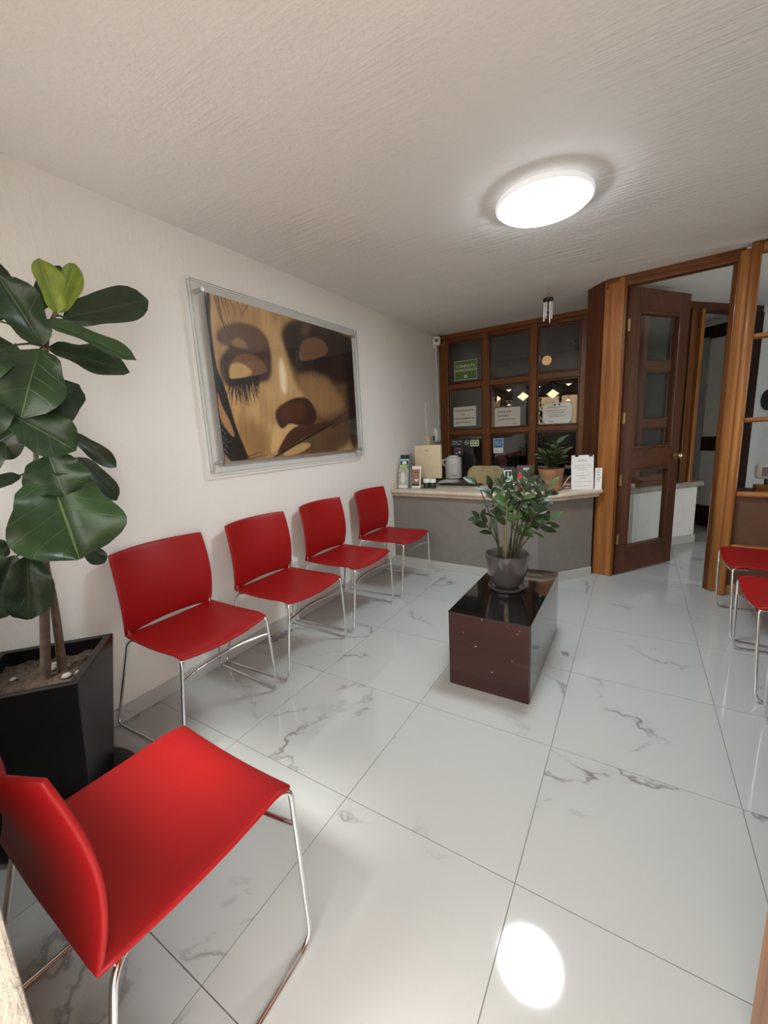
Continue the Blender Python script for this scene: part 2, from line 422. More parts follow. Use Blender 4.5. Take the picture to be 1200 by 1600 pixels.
struct(MB().prism([(1.36,-1.06),(2.9,-1.06),(2.9,-2.4),(1.36,-2.4)],2.28,2.36).build('ceiling_sun_blocker','ochre_wall',bevel=.01))  # unseen canopy, added to keep sun and high sky light out of the doorway
# --- reception window wall (plane y = 3.73)
def ring(a0,a1,z0,z1,wd,d0,d1,o,a,b):
    mb=MB()
    mb.obox(o,a,b,(a0,a0+wd),(d0,d1),z0,z1); mb.obox(o,a,b,(a1-wd,a1),(d0,d1),z0,z1)
    mb.obox(o,a,b,(a0+wd,a1-wd),(d0,d1),z1-wd,z1); mb.obox(o,a,b,(a0+wd,a1-wd),(d0,d1),z0,z0+wd)
    return mb
def grid_window(root,o,a,b,S,Z,cols,rows,mv,mh,glassmat='clear_glass',bead='wood_mahogany'):
    """wooden grid in plan line o + a*s, b = normal to the viewer; cols/rows are the clear openings"""
    edges=[S[0]]+[q for c in cols for q in c]+[S[1]]
    for k in range(0,len(edges),2):
        MB().obox(o,a,b,(edges[k],edges[k+1]),(-.04,.03),Z[0],Z[1]).build('stile' if k in (0,len(edges)-2) else 'mullion',mv,root,bevel=.006)
    ze=[Z[0]]+[q for r in rows for q in r]+[Z[1]]
    for c in cols:
        for k in range(0,len(ze),2):
            MB().obox(o,a,b,c,(-.035,.024),ze[k],ze[k+1]).build('rail',mh,root,bevel=.006)
        for r in rows:
            MB.build(ring(c[0],c[1],r[0],r[1],.018,-.02,.012,o,a,b),'glazing_bead',bead,root,bevel=.004)
            MB().obox(o,a,b,(c[0]+.01,c[1]-.01),(-.004,.002),r[0]+.01,r[1]-.01).build('pane',glassmat,root)
ROWS=[(.745,1.24),(1.298,1.772),(1.835,2.30)]
win1=struct(MB().box(0,2.06,3.66,3.80,-.04,.70).build('window_1','white_paint'),'low wall under the wooden nine-pane reception window')
grid_window(win1,(0,3.73),(1,0),(0,-1),(.02,2.06),(.70,H),[(.125,.535),(.615,1.05),(1.12,1.53)],ROWS,'wood_brown','wood_brown_h','dark_glass')
MB().box(.02,2.06,3.66,3.70,2.335,H).build('cornice','wood_brown_h',win1,bevel=.008)

# --- booth side: diagonal wall with low white wall, stone sill and windows
DO=(2.0,3.62); DU=(.658,.753); DN=(.753,-.658)
bw=struct(MB().obox(DO,DU,DN,(-.35,.945),(-.14,0),-.04,.60).build('wall_booth','white_paint',bevel=.004),'low white wall under the booth side windows')
struct(MB().obox(DO,DU,DN,(-.35,.957),(0,.012),0,.085).build('baseboard_booth','marble_base',bevel=.003))
MB().obox(DO,DU,DN,(-.35,.985),(-.17,.045),.60,.655).build('sill','sill_stone',bw,bevel=.02,seg=4)
win2=struct(MB().obox(DO,DU,DN,(-.35,.83),(-.1,-.02),.655,.70).build('window_2','wood_brown_h',bevel=.004),'wooden booth side window above the stone sill')
grid_window(win2,(DO[0]-DN[0]*.06,DO[1]-DN[1]*.06),DU,DN,(-.35,.56),(.70,2.32),[(-.29,.10),(.18,.50)],[(.76,1.225),(1.313,1.757),(1.85,2.25)],'wood_brown','wood_brown_h')
for a,bb,mt in (((.55,.62),(-.1,.0),'wood_brown'),((.62,.66),(-.1,-.03),'wood_mahogany'),((.66,.745),(-.1,.01),'wood_brown'),((.745,.785),(-.1,-.03),'wood_mahogany'),((.785,.83),(-.12,.015),'wood_golden')):
    MB().obox(DO,DU,DN,a,bb,.655,2.32).build('post',mt,win2,bevel=.004)
tr2=struct(MB().obox(DO,DU,DN,(-.35,1.64),(-.12,.01),2.315,H).build('trim_2','wood_mahogany_h',bevel=.004),'dark wooden lintel over the corridor doorway')
MB().obox(DO,DU,DN,(1.47,1.64),(-.12,.02),0,2.32).build('post','wood_timber',tr2,bevel=.004)
MB().obox(DO,DU,DN,(.83,.90),(-.13,-.07),0,2.32).build('post','wood_timber',tr2,bevel=.004)
struct(MB().obox(DO,DU,DN,(1.64,3.2),(-.12,0),-.04,H).build('wall_corridor_far','corridor_white'))
# passage behind the doorway: white wall framed with dark timber
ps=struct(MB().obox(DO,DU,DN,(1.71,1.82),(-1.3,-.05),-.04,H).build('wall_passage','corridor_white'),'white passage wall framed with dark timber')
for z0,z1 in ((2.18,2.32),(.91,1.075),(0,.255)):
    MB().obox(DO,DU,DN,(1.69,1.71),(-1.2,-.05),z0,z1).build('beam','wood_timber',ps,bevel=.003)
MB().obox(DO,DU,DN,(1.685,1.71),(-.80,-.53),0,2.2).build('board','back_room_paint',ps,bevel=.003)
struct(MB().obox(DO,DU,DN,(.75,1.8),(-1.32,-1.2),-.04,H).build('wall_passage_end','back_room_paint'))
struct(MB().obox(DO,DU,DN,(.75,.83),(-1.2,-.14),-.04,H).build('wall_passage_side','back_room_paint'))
# outer shell
wb=MB(); wb.box(-.15,4.75,6.0,6.15,-.04,1.66); wb.box(-.15,4.75,6.0,6.15,1.92,H); wb.box(1.35,4.75,6.0,6.15,1.66,1.92); wb.box(-.15,.0,6.0,6.15,1.66,1.92)
wbo=struct(wb.build('wall_back','back_room_paint'))
for k in range(3):
    x0=k*.45
    for s in (0,1):
        MB().tube([(x0,6.05,1.62 if s==0 else 1.95),(x0+.45,6.05,1.95 if s==0 else 1.62)],.078,4).build('brace','wood_timber',wbo)
wr=MB(); wr.box(4.6,4.75,2.66,2.72,-.04,H); wr.box(4.6,4.75,3.12,6.0,-.04,H); wr.box(4.6,4.75,2.72,3.12,-.04,.05); wr.box(4.6,4.75,2.72,3.12,2.1,H)
wro=struct(wr.build('wall_corridor_end','corridor_white'))
MB().box(4.67,4.676,2.72,3.12,.05,2.1).build('pane','clear_glass',wro)
portal((4.8,2.92,1.07),.4,2.05,(-1,0,0))

# --- doorway to the corridor: post, header, right jamb
tr1=struct(MB().prism([(1.778,2.885),(1.912,2.852),(1.935,2.935),(1.80,2.975)],0,2.37).build('trim_1','wood_golden',bevel=.004),'golden wooden post of the inner doorway')
MB().prism([(1.776,2.884),(1.800,2.906),(1.668,3.062),(1.644,3.04)],0,H).build('side_panel','wood_mahogany',tr1,bevel=.002)
MB().prism([(1.80,2.955),(1.87,2.955),(1.80,3.37),(1.73,3.36)],0,H).build('side_panel','wood_mahogany',tr1)
MB().prism([(1.90,2.868),(1.93,2.862),(1.945,2.925),(1.92,2.935)],0,2.33).build('door_stop','wood_brown',tr1,bevel=.003)
MB().prism([(1.79,2.880),(2.60,2.815),(2.605,2.895),(1.80,2.965)],2.308,H).build('header','wood_brown_h',tr1,bevel=.006)
MB().prism([(1.79,2.868),(2.60,2.803),(2.60,2.82),(1.79,2.885)],2.345,H).build('cornice','wood_brown_h',tr1,bevel=.004)
MB().prism([(2.546,2.835),(2.565,2.803),(2.585,2.80),(2.60,2.89),(2.55,2.90)],0,2.31).build('jamb','wood_brown',tr1,bevel=.004)
MB().prism([(2.572,2.800),(2.600,2.775),(2.622,2.772),(2.625,2.86),(2.58,2.86)],0,2.36).build('jamb','wood_golden',tr1,bevel=.006)
# --- right partition: framed with shelves / rails and brown panels
PO=(2.632,2.765); PA=(.981,-.196); PB=(-.196,-.981)
pt=struct(MB().obox(PO,PA,PB,(0,.5),(-.045,.012),.02,.075).build('wall_partition','wood_golden_h',bevel=.008),'wooden partition with brown panels and open bars behind the right chairs')
MB().obox(PO,PA,PB,(-.012,.042),(-.05,.05),0,H).build('stile','wood_golden',pt,bevel=.018,seg=4)
MB().obox(PO,PA,PB,(.45,.5),(-.05,.03),0,H).build('stile','wood_golden',pt,bevel=.01)
for z,hh in ((2.345,.035),(1.806,.016),(1.265,.016),(.755,.018),(.371,.018)):
    MB().obox(PO,PA,PB,(.038,.455),(-.04,.03),z-hh,z+hh).build('rail','wood_golden_h',pt,bevel=.012,seg=3)
for z0,z1 in ((.39,.738),(.075,.354)):
    MB().obox(PO,PA,PB,(.04,.455),(-.03,-.018),z0,z1).build('panel','panel_brown',pt)

# --- open glazed door
dv=Vector((.427,.592)); dv.normalize(); dn=(dv.y,-dv.x); dO=(1.932,2.893); dA=(dv.x,dv.y)
door=struct(MB().obox(dO,dA,dn,(.115,.625),(-.02,.02),.012,.225).build('door_1','wood_mahogany_h',bevel=.003),'glazed mahogany door standing open into the corridor')
MB().obox(dO,dA,dn,(0,.115),(-.02,.02),.012,2.305).build('stile','wood_mahogany',door,bevel=.003)
MB().obox(dO,dA,dn,(.625,.73),(-.02,.02),.012,2.305).build('stile','wood_mahogany',door,bevel=.003)
MB().obox(dO,dA,dn,(.115,.625),(-.02,.02),.90,1.07).build('lock_rail','wood_mahogany_h',door,bevel=.003)
MB().obox(dO,dA,dn,(.115,.625),(-.02,.02),2.14,2.305).build('top_rail','wood_mahogany_h',door,bevel=.003)
for z0,z1 in ((.225,.90),(1.07,2.14)):
    MB.build(ring(.115,.625,z0,z1,.022,-.026,.026,dO,dA,dn),'glazing_bead','wood_mahogany',door,bevel=.006)
    MB().obox(dO,dA,dn,(.13,.61),(-.003,.003),z0+.01,z1-.01).build('pane','clear_glass',door)
kx=(dO[0]+dA[0]*.675,dO[1]+dA[1]*.675)
def along(p,n_,d0): return (p[0]+n_[0]*d0,p[1]+n_[1]*d0)
kb=MB(); q0=along(kx,dn,.02)
kb.tube([(*along(q0,dn,d0),.982) for d0 in (0,.006,.0061,.03,.034,.042,.052,.060,.064)],[.026,.026,.011,.011,.018,.026,.027,.020,.008],14)
kb.build('knob','brass',door,smooth=50)
for z in (.28,1.28,1.98,.78):
    MB().obox(dO,dA,dn,(-.008,.012),(.012,.030),z,z+.09).build('hinge','brass',door,bevel=.002)

# ------------------------------------------------------------------ ceiling lamp
lp=thing('ceiling_lamp','round white flush ceiling light, switched on','ceiling light',(1.605,1.325,H))
MB().lathe([(.19,-.001),(.19,-.012),(.216,-.014),(.222,-.022),(.222,-.036),(.216,-.040),(.205,-.040)],64,(1.605,1.325,H)).build('housing','lamp_rim',lp,smooth=40)
MB().lathe([(.206,-.0385),(.2055,-.046),(.195,-.052),(.10,-.057),(.001,-.058)],64,(1.605,1.325,H)).build('diffuser','lamp_diffuser',lp,smooth=60)

# ------------------------------------------------------------------ red stacking chairs
def seat_P(u,v):
    s=2*u-1; f=.083+(.515-.083)*v
    sag=.006+.014*v
    z=.448-sag*(1-s*s)-.010*math.sin(PI*min(v,.9)/.9)*.6
    if v>.86: q=(v-.86)/.14; z-=.010*q*q
    f+=-.006*(s*s)*v
    hw=.222+.006*math.sin(PI*v)
    return Vector((s*hw,f,z))
def back_P(u,w_):
    s=2*u-1
    zb=.452+.020*max(0,1-s*s)
    z=zb+(.826-zb)*w_
    q=(z-.45)/.376
    f=.082+.030*math.sin(PI*min(1,max(0,q))**.85)-.012*q
    f-=(.010+.050*q)*(1-s*s)
    hw=.221+.005*math.sin(PI*min(1,max(0,q)))+.004*q
    return Vector((s*hw,f,z))
def make_chair():
    t=bpy.data.objects.new('stacking_chair',None); COL.objects.link(t); t.empty_display_size=.1
    WORLD[t.name]=Vector((0,0,0))
    mb=shell(seat_P,18,16,.013); mb.build('seat','red_plastic',t,local=True,smooth=70)
    mb=shell(back_P,18,18,.014); mb.build('backrest','red_plastic',t,local=True,smooth=70)
    for sx in (-1,1):
        path=[(sx*.17,.20,.430),(sx*.226,.10,.430),(sx*.286,.004,.0072),(sx*.264,.496,.0072),(sx*.226,.512,.432),(sx*.19,.44,.424)]
        MB().tube(fillet(path,[.03,.035,.045,.022],6),.0070,10).build('sled_leg','chrome',t,local=True,smooth=60)
        # bracket where back meets seat
        MB().tube([(sx*.205,.105,.428),(sx*.212,.090,.45),(sx*.213,.094,.475)],.006,8).build('back_bracket','chrome',t,local=True,smooth=60)
    bar=[]
    for k in range(15):
        s=2*k/14-1; bar.append((s*.2345,.506-.032*(1-s*s),.338+.010*(1-s*s)))
    MB().tube(bar,.0060,8).build('crossbar','chrome',t,local=True,smooth=60)
    return t
def copy_tree(o,parent=None):
    c=o.copy(); COL.objects.link(c); c.parent=parent
    for ch in list(o.children): copy_tree(ch,c)
    return c
chair=make_chair()
G1='red chairs lined up along the picture wall'; G2='red chairs along the right wall'
spots=[((.004,.090,0),-PI/2,'red plastic sled chair under the framed face print, next to the potted fig tree',G1),
 ((.004,.703,0),-PI/2,'red plastic sled chair by the left wall, second from the potted fig tree',G1),
 ((.004,1.315,0),-PI/2,'red plastic sled chair by the left wall, second from the reception counter',G1),
 ((.010,1.972,0),-PI/2,'red plastic sled chair standing right beside the reception counter',G1),
 ((1.112,-.886,0),math.radians(-1.0),'red plastic sled chair in the near foreground, seen from behind',None),
 ((3.073,2.190,0),PI/2,'red plastic sled chair against the brown panelled partition, farthest on the right',G2),
 ((3.070,1.568,0),PI/2,'red plastic sled chair on the right, in front of the one by the partition',G2),
 ((3.070,.886,0),PI/2,'red sled chair cut off at the right edge, only chrome leg showing',G2)]
for k,(loc,rz,lab,g) in enumerate(spots):
    c=chair if k==0 else copy_tree(chair)
    c.location=loc; c.rotation_euler=(0,0,rz); WORLD[c.name]=Vector(loc)
    tag(c,lab,'chair',g)
    if g is None and 'group' in c: del c['group']

# ------------------------------------------------------------------ low table with black top
tx0,tx1,ty0,ty1,tz=1.276,1.678,.822,1.630,.400
tb=thing('coffee_table','low dark mahogany box table with a black glass top','table',((tx0+tx1)/2,(ty0+ty1)/2,0))
MB().box(tx0+.002,tx1-.002,ty0,ty0+.02,0,tz-.006).build('front_panel','wood_table',tb,bevel=.0015)
MB().box(tx0+.002,tx1-.002,ty1-.02,ty1,0,tz-.006).build('rear_panel','wood_table',tb,bevel=.0015)
MB().box(tx0,tx0+.02,ty0+.02,ty1-.02,0,tz-.006).build('side_panel','black_lacquer',tb,bevel=.0015)
MB().box(tx1-.02,tx1,ty0+.02,ty1-.02,0,tz-.006).build('side_panel','black_lacquer',tb,bevel=.0015)
MB().box(tx0,tx1,ty0,ty1,tz-.006,tz).build('glass_top','black_glass',tb,bevel=.0012)
random.seed(4)
for x,z in ((1.355,.30),(1.596,.205),(1.45,.387),(1.63,.365),(1.575,.377),(1.62,.35),(1.42,.24),(1.50,.12)):
    s=random.uniform(.0015,.004); MB().box(x-s,x+s,ty0-.0006,ty0+.001,z-s*.6,z+s*.6).build('chip_mark','cream_paper',tb)

# ------------------------------------------------------------------ leaves
def leaf_mesh(name,L,W,kind='fiddle',seed=0,fold=.18,droop=.18,nu=8,nv=12,wave=.02,mt='leaf_mid',waist=.14):
    rnd=random.Random(seed); ph=rnd.uniform(0,6)
    vs_=[];uv=[];fs_=[]
    for j in range(nv+1):
        v=j/nv
        if kind=='fiddle':
            w_=max(.0,math.sin(PI*min(1,v**.92)))**.55*(.70+.42*v-waist*math.exp(-((v-.30)/.14)**2)+.06*math.sin(9*v))
            w_*=1/1.02
        else:
            w_=math.sin(PI*v**.85)**.8
        if j==0: w_=.03
        if j==nv: w_=.06 if kind=='fiddle' else .01
        for i in range(nu+1):
            s=2*i/nu-1
            x=s*w_*W/2; y=L*v
            z=abs(s)*w_*W/2*fold*2*(1-.5*abs(s)) - droop*L*v*v + wave*math.sin(10*v+ph+2*s)*s*s*W*2
            vs_.append((x,y,z)); uv.append((i/nu,v))
    for j in range(nv):
        for i in range(nu):
            a=j*(nu+1)+i; fs_.append((a,a+1,a+nu+2,a+nu+1))
    me=bpy.data.meshes.new(name); me.from_pydata(vs_,[],fs_); me.update()
    ul=me.uv_layers.new(name='UVMap')
    for l in me.loops: ul.data[l.index].uv=uv[l.vertex_index]
    me.polygons.foreach_set('use_smooth',[True]*len(me.polygons))
    me.materials.append(M[mt]); return me
def place_leaf(o,B,T,N,parent):
    """orient: base B to tip T, face towards N"""
    B=Vector(B);T=Vector(T); y=(T-B).normalized(); n=Vector(N); z=(n-y*n.dot(y)).normalized(); x=y.cross(z)
    w=WORLD.get(parent.name,Vector((0,0,0)))
    mt=Matrix(((x.x,y.x,z.x,B.x-w.x),(x.y,y.y,z.y,B.y-w.y),(x.z,y.z,z.z,B.z-w.z),(0,0,0,1)))
    o.parent=parent; o.matrix_local=mt

# ------------------------------------------------------------------ fiddle-leaf fig in black planter
fx,fy=.275,-.515
fig=thing('potted_fig_tree','tall fiddle-leaf fig tree in a black tapered square planter','potted plant',(fx,fy,0))
def sq(hd,z,rot=math.radians(4.4)): return [(fx+hd*math.cos(rot+k*PI/2),fy+hd*math.sin(rot+k*PI/2),z) for k in range(4)]
pl=MB(); v=sq(.178,.012)+sq(.265,.555)+sq(.225,.555)+sq(.222,.50)
pl.add(v,[(3,2,1,0)]+[(k,(k+1)%4,4+(k+1)%4,4+k) for k in range(4)]+[(4+k,4+(k+1)%4,8+(k+1)%4,8+k) for k in range(4)]+[(8+k,8+(k+1)%4,12+(k+1)%4,12+k) for k in range(4)])
pl.build('planter','planter_black',fig,bevel=.003)
so=MB(); n=14; hs=.222/math.sqrt(2); rot=math.radians(4.4)-PI/4; random.seed(8)
gv=[]
for j in range(n+1):
    for i in range(n+1):
        a=(2*i/n-1)*hs; b=(2*j/n-1)*hs
        gv.append((fx+a*math.cos(rot)-b*math.sin(rot),fy+a*math.sin(rot)+b*math.cos(rot),.505+random.uniform(-.008,.010)))
so.add(gv,[(j*(n+1)+i,j*(n+1)+i+1,(j+1)*(n+1)+i+1,(j+1)*(n+1)+i) for j in range(n) for i in range(n)])
so.build('soil','soil',fig)
for k in range(9):
    a=random.uniform(0,6.28); r=random.uniform(.05,.16); c=(fx+r*math.cos(a),fy+r*math.sin(a),.512)
    s=random.uniform(.008,.018)
    MB().lathe([(s*.2,-s*.4),(s*.9,-s*.2),(s,.0),(s*.7,s*.4),(s*.1,s*.55)],8,c).build('pebble','pebble',fig,smooth=80)
MB().lathe([(.17,.0),(.235,.004),(.245,.02),(.235,.024),(.18,.012)],40,(fx,fy,0)).build('saucer','black_plastic',fig,smooth=40)
def smoothpath(P,k=6):
    P=[Vector(p) for p in P]; Q=[P[0]*2-P[1]]+P+[P[-1]*2-P[-2]]; out=[]
    for i in range(1,len(Q)-2):
        for q in range(k):
            t=q/k; a,b,c,d=Q[i-1],Q[i],Q[i+1],Q[i+2]
            out.append(.5*((2*b)+(c-a)*t+(2*a-5*b+4*c-d)*t*t+(3*b-a-3*c+d)*t**3))
    out.append(P[-1]); return out
t1=smoothpath([(.290,-.502,.49),(.316,-.446,.903),(.334,-.38,1.27),(.339,-.325,1.642),(.370,-.288,1.755)])
t2=smoothpath([(.284,-.447,.49),(.289,-.432,.76),(.308,-.436,.926),(.297,-.40,1.272),(.27,-.36,1.45)])
MB().tube(t1,[.016-.010*k/(len(t1)-1) for k in range(len(t1))],10).build('trunk','bark',fig,smooth=60)
MB().tube(t2,[.015-.010*k/(len(t2)-1) for k in range(len(t2))],10).build('trunk','bark',fig,smooth=60)
FIG=[(0.379,-0.291,1.745,0.404,-0.315,1.892,0.078,'y'),(0.371,-0.282,1.75,0.373,-0.201,1.919,0.063,'y'),(0.224,-0.29,1.775,0.23,-0.194,1.954,0.07,'d'),(0.336,-0.258,1.742,0.426,-0.008,1.849,0.115,'d'),(0.368,-0.332,1.719,0.479,-0.115,1.629,0.08,'l'),(0.341,-0.317,1.635,0.427,-0.118,1.588,0.124,'d'),(0.365,-0.343,1.639,0.394,-0.425,1.816,0.124,'m'),(0.372,-0.356,1.625,0.427,-0.457,1.425,0.181,'m'),(0.377,-0.263,1.519,0.394,-0.425,1.395,0.132,'d'),(0.379,-0.48,1.424,0.457,-0.349,1.306,0.137,'m'),(0.325,-0.298,1.357,0.358,-0.181,1.232,0.059,'d'),(0.391,-0.398,1.287,0.435,-0.392,1.158,0.169,'m'),(0.399,-0.408,1.224,0.465,-0.394,0.949,0.294,'b'),(0.347,-0.295,1.272,0.381,-0.208,1.111,0.072,'d'),(0.366,-0.339,0.962,0.389,-0.294,0.884,0.056,'d'),(0.354,-0.497,0.966,0.387,-0.529,0.77,0.125,'m'),(0.327,-0.52,0.969,0.362,-0.618,0.799,0.117,'d'),(0.285,-0.447,1.224,0.312,-0.534,1.203,0.045,'d'),(0.309,-0.435,1.702,0.34,-0.435,1.879,0.105,'d'),(0.337,-0.408,1.637,0.361,-0.546,1.547,0.142,'m'),(0.336,-0.448,1.473,0.374,-0.573,1.382,0.135,'d'),(0.261,-0.457,1.325,0.269,-0.579,1.264,0.111,'d'),(0.287,-0.515,0.996,0.305,-0.598,0.989,0.081,'d'),(0.218,-0.388,1.389,0.169,-0.489,1.313,0.125,'d')]
tp=[Vector(p) for p in t1+t2]
for k,(bx,by,bz,ex,ey,ez,wd,kd) in enumerate(FIG):
    rnd=random.Random(k*7+1)
    mt={'y':'leaf_young','d':'leaf_dark','m':'leaf_mid','b':'leaf_big','l':'leaf_big'}[kd]
    B=Vector((bx,by,bz)); T=Vector((ex,ey,ez)); L=(T-B).length
    me=leaf_mesh('leaf',L*1.05,wd*1.28,'fiddle',k,fold=.22 if kd!='y' else .5,droop=.06 if kd=='b' else .10,mt=mt,wave=.03)
    o=bpy.data.objects.new('leaf',me); COL.objects.link(o)
    N=Vector((.95,-.25,.22))+Vector((rnd.uniform(-.15,.15),rnd.uniform(-.3,.3),rnd.uniform(-.15,.3)))
    if kd=='l': N=Vector((.72,-.2,.62))
    if kd=='b': N=Vector((.90,-.15,.42))
    place_leaf(o,B,T,N,fig)
    near=min(tp,key=lambda p:(p-B).length)
    if (near-B).length>.008:
        MB().tube([near,(near+B)/2+Vector((0,0,.006)),B+(T-B)*.04],[.0042,.0034,.0028],6).build('petiole','stem_green',fig,smooth=60)

# ------------------------------------------------------------------ plant in grey glazed pot on the table
zx,zy=1.459,1.252
zz=thing('potted_leafy_plant','glossy dark green leafy plant in a round grey glazed pot on the low table','potted plant',(zx,zy,tz))
MB().lathe([(.085,.0),(.098,.004),(.104,.018),(.099,.020),(.092,.010),(.06,.008)],40,(zx,zy,tz)).build('saucer','grey_glaze',zz,smooth=40)
MB().lathe([(.052,.010),(.066,.018),(.088,.048),(.104,.090),(.115,.140),(.121,.190),(.122,.206),(.116,.209),(.112,.203),(.108,.175)],48,(zx,zy,tz)).build('pot','grey_glaze',zz,smooth=50)
MB().lathe([(.110,.165),(.110,.178),(.06,.186),(.002,.184)],24,(zx,zy,tz)).build('soil','soil',zz)
ZZ=[(1.427,1.239,0.59,1.291,1.187,1.045),(1.421,1.229,0.59,1.39,1.182,0.973),(1.441,1.255,0.59,1.43,1.275,0.988),(1.44,1.226,0.59,1.338,1.138,0.828),(1.473,1.269,0.59,1.486,1.311,1.011),(1.484,1.259,0.59,1.569,1.281,1.037),(1.496,1.246,0.59,1.62,1.232,0.997),(1.497,1.278,0.59,1.649,1.364,0.963),(1.504,1.251,0.59,1.649,1.25,0.923),(1.511,1.24,0.59,1.637,1.195,0.869),(1.503,1.256,0.59,1.675,1.277,0.799),(1.482,1.232,0.59,1.558,1.175,0.757),(1.465,1.23,0.59,1.565,1.187,0.96),(1.458,1.226,0.59,1.483,1.155,0.92)]
LFT=[leaf_mesh('leaflet',.078,.036,'oval',k,fold=.25,droop=.12,nu=4,nv=6,wave=.01,mt='leaflet_light' if k==3 else 'leaflet_green') for k in range(4)]
for k,(ax,ay,az,bx,by,bz) in enumerate(ZZ):
    rnd=random.Random(k+40)
    A=Vector((ax,ay,az-.01)); T=Vector((bx,by,bz)); c=(A+T)/2; c.z+= .02; out=Vector((T.x-A.x,T.y-A.y,0)); c-=out*.22
    path=[A*(1-t)**2+c*2*t*(1-t)+T*t*t for t in [q/10 for q in range(11)]]
    st=MB().tube(path,[.0060-.0042*q/10 for q in range(11)],6).build('stem','stem_pale' if k in (2,13) else 'stem_green',zz,smooth=60)
    if k==0: ts=[.9]
    elif k==11: ts=[.78,.86,.94,1.0,1.0]
    else: ts=[.56,.65,.73,.80,.86,.92,.97,1.0]
    for q,t in enumerate(ts):
        p=A*(1-t)**2+c*2*t*(1-t)+T*t*t; d=((c-A)*2*(1-t)+(T-c)*2*t).normalized()
        side=d.cross(Vector((.14,-.99,.1))).normalized()
        sgn=1 if q%2 else -1
        dirv=(d*.55+side*sgn*rnd.uniform(.6,1.0)+Vector((rnd.uniform(-.3,.3),rnd.uniform(-.5,.3),rnd.uniform(-.1,.25)))).normalized()
        if t==1.0 and (q==len(ts)-1): dirv=(d+Vector((rnd.uniform(-.2,.2),rnd.uniform(-.2,.2),0))).normalized()
        if k==0: dirv=Vector((-.75,-.2,.45)).normalized()
        s=rnd.uniform(.75,1.15)
        o=bpy.data.objects.new('leaflet',LFT[3 if (k==11 or rnd.random()<.12) else rnd.randrange(3)]); COL.objects.link(o)
        place_leaf(o,p,p+dirv,Vector((rnd.uniform(-.4,.5),-.6+rnd.uniform(-.4,.4),.6+rnd.uniform(-.2,.4))),st)
        o.scale=(s,s,s)

# ------------------------------------------------------------------ reception counter
ct=thing('reception_counter','grey reception counter with a rounded cream stone top','counter',(.9,2.6,0))
def inset(d): return [(0.002,2.505+d),(1.405+d*.35,2.42+d),(1.775+d*.55,2.84+d*.2)]
fr=[(.002,2.505),(1.405,2.42),(1.765,2.835)]; bk=[(1.66,2.93),(1.36,2.545),(.002,2.625)]
MB().prism(fr+bk,0,.70).build('base','grey_counter',ct)
fr2=[(.002,2.492),(1.411,2.407),(1.772,2.823)]; fr3=[(.002,2.505),(1.405,2.42),(1.765,2.835)]
bbm=MB()
for k in range(2): bbm.prism([fr2[k],fr2[k+1],fr3[k+1],fr3[k]],0,.076)
bbm.build('baseboard','marble_base',ct,bevel=.002)
TOPZ=.758
tf=[(.002,2.462),(1.452,2.372),(1.842,2.812)]
MB().prism(tf+[(1.80,2.87),(1.70,2.93),(1.30,2.87),(.002,2.94)],.722,TOPZ).build('stone_top','travertine',ct,bevel=.016,seg=4,smooth=35)
tg=[(.002,2.478),(1.446,2.389),(1.815,2.805)]
MB().prism(tg+[(1.70,2.90),(1.30,2.85),(.002,2.93)],.698,.7225).build('lower_moulding','travertine',ct,bevel=.008,seg=3,smooth=35)
up_=MB()
arc=[(.0,.0)]+[(.002+.0,.0)]
prof=[(2.47,TOPZ)]+[(2.47+.09*(1-math.cos(a)),TOPZ+.085*math.sin(a)) for a in [k*PI/12 for k in range(1,7)]]+[(2.90,TOPZ+.085),(2.90,TOPZ)]
n=len(prof)
up_.add([(.002,y,z) for y,z in prof]+[(.022,y,z) for y,z in prof],[tuple(range(n)),tuple(range(2*n-1,n-1,-1))]+[(i,i+n,(i+1)%n+n,(i+1)%n) for i in range(n)])
tag(up_.build('stone_upstand','travertine',bevel=.003),'rounded cream stone upstand on the wall at the left end of the counter','upstand')
# desk inside the reception
dk=thing('reception_desk','brown wooden work desk behind the reception counter','desk',(.45,3.3,0))
MB().prism([(.002,2.945),(.60,2.92),(.56,3.02),(.56,3.64),(.002,3.64)],.715,.745).build('desktop','wood_desk',dk,bevel=.004)
MB().box(.52,.55,3.15,3.62,0,.715).build('side_panel','wood_desk',dk,bevel=.003)
MB().box(.01,.04,3.0,3.62,0,.715).build('side_panel','wood_desk',dk,bevel=.003)

X1,Z1=(1,0,0),(0,0,1)
# --- things on the counter
bh=thing('brochure_holder','clear acrylic brochure holder with flyers, left end of the counter','brochure holder',(.085,2.56,TOPZ))
def leaning(cx,cy,w,h,tilt,z,t=.003,rz=0.0):
    """upright sheet standing at (cx,cy), leaning back by tilt; returns builder and frame"""
    a=Vector((math.cos(rz),math.sin(rz),0)); bk_=Vector((-math.sin(rz),math.cos(rz),0)); u=(Vector((0,0,1))*math.cos(tilt)+bk_*math.sin(tilt)); nn=u.cross(a)*-1
    nn=a.cross(u)*1.0  # faces the viewer (-y side)
    o=Vector((cx,cy,z))
    def P(s,v,d=0): return o+a*(s*w)+u*(v*h)+nn*d
    mb=MB(); c=[P(-.5,0,0),P(.5,0,0),P(.5,1,0),P(-.5,1,0),P(-.5,0,-t),P(.5,0,-t),P(.5,1,-t),P(-.5,1,-t)]
    mb.add([q[:] for q in c],[(0,1,2,3),(7,6,5,4),(0,4,5,1),(1,5,6,2),(2,6,7,3),(3,7,4,0)])
    return mb,P,a,u,nn
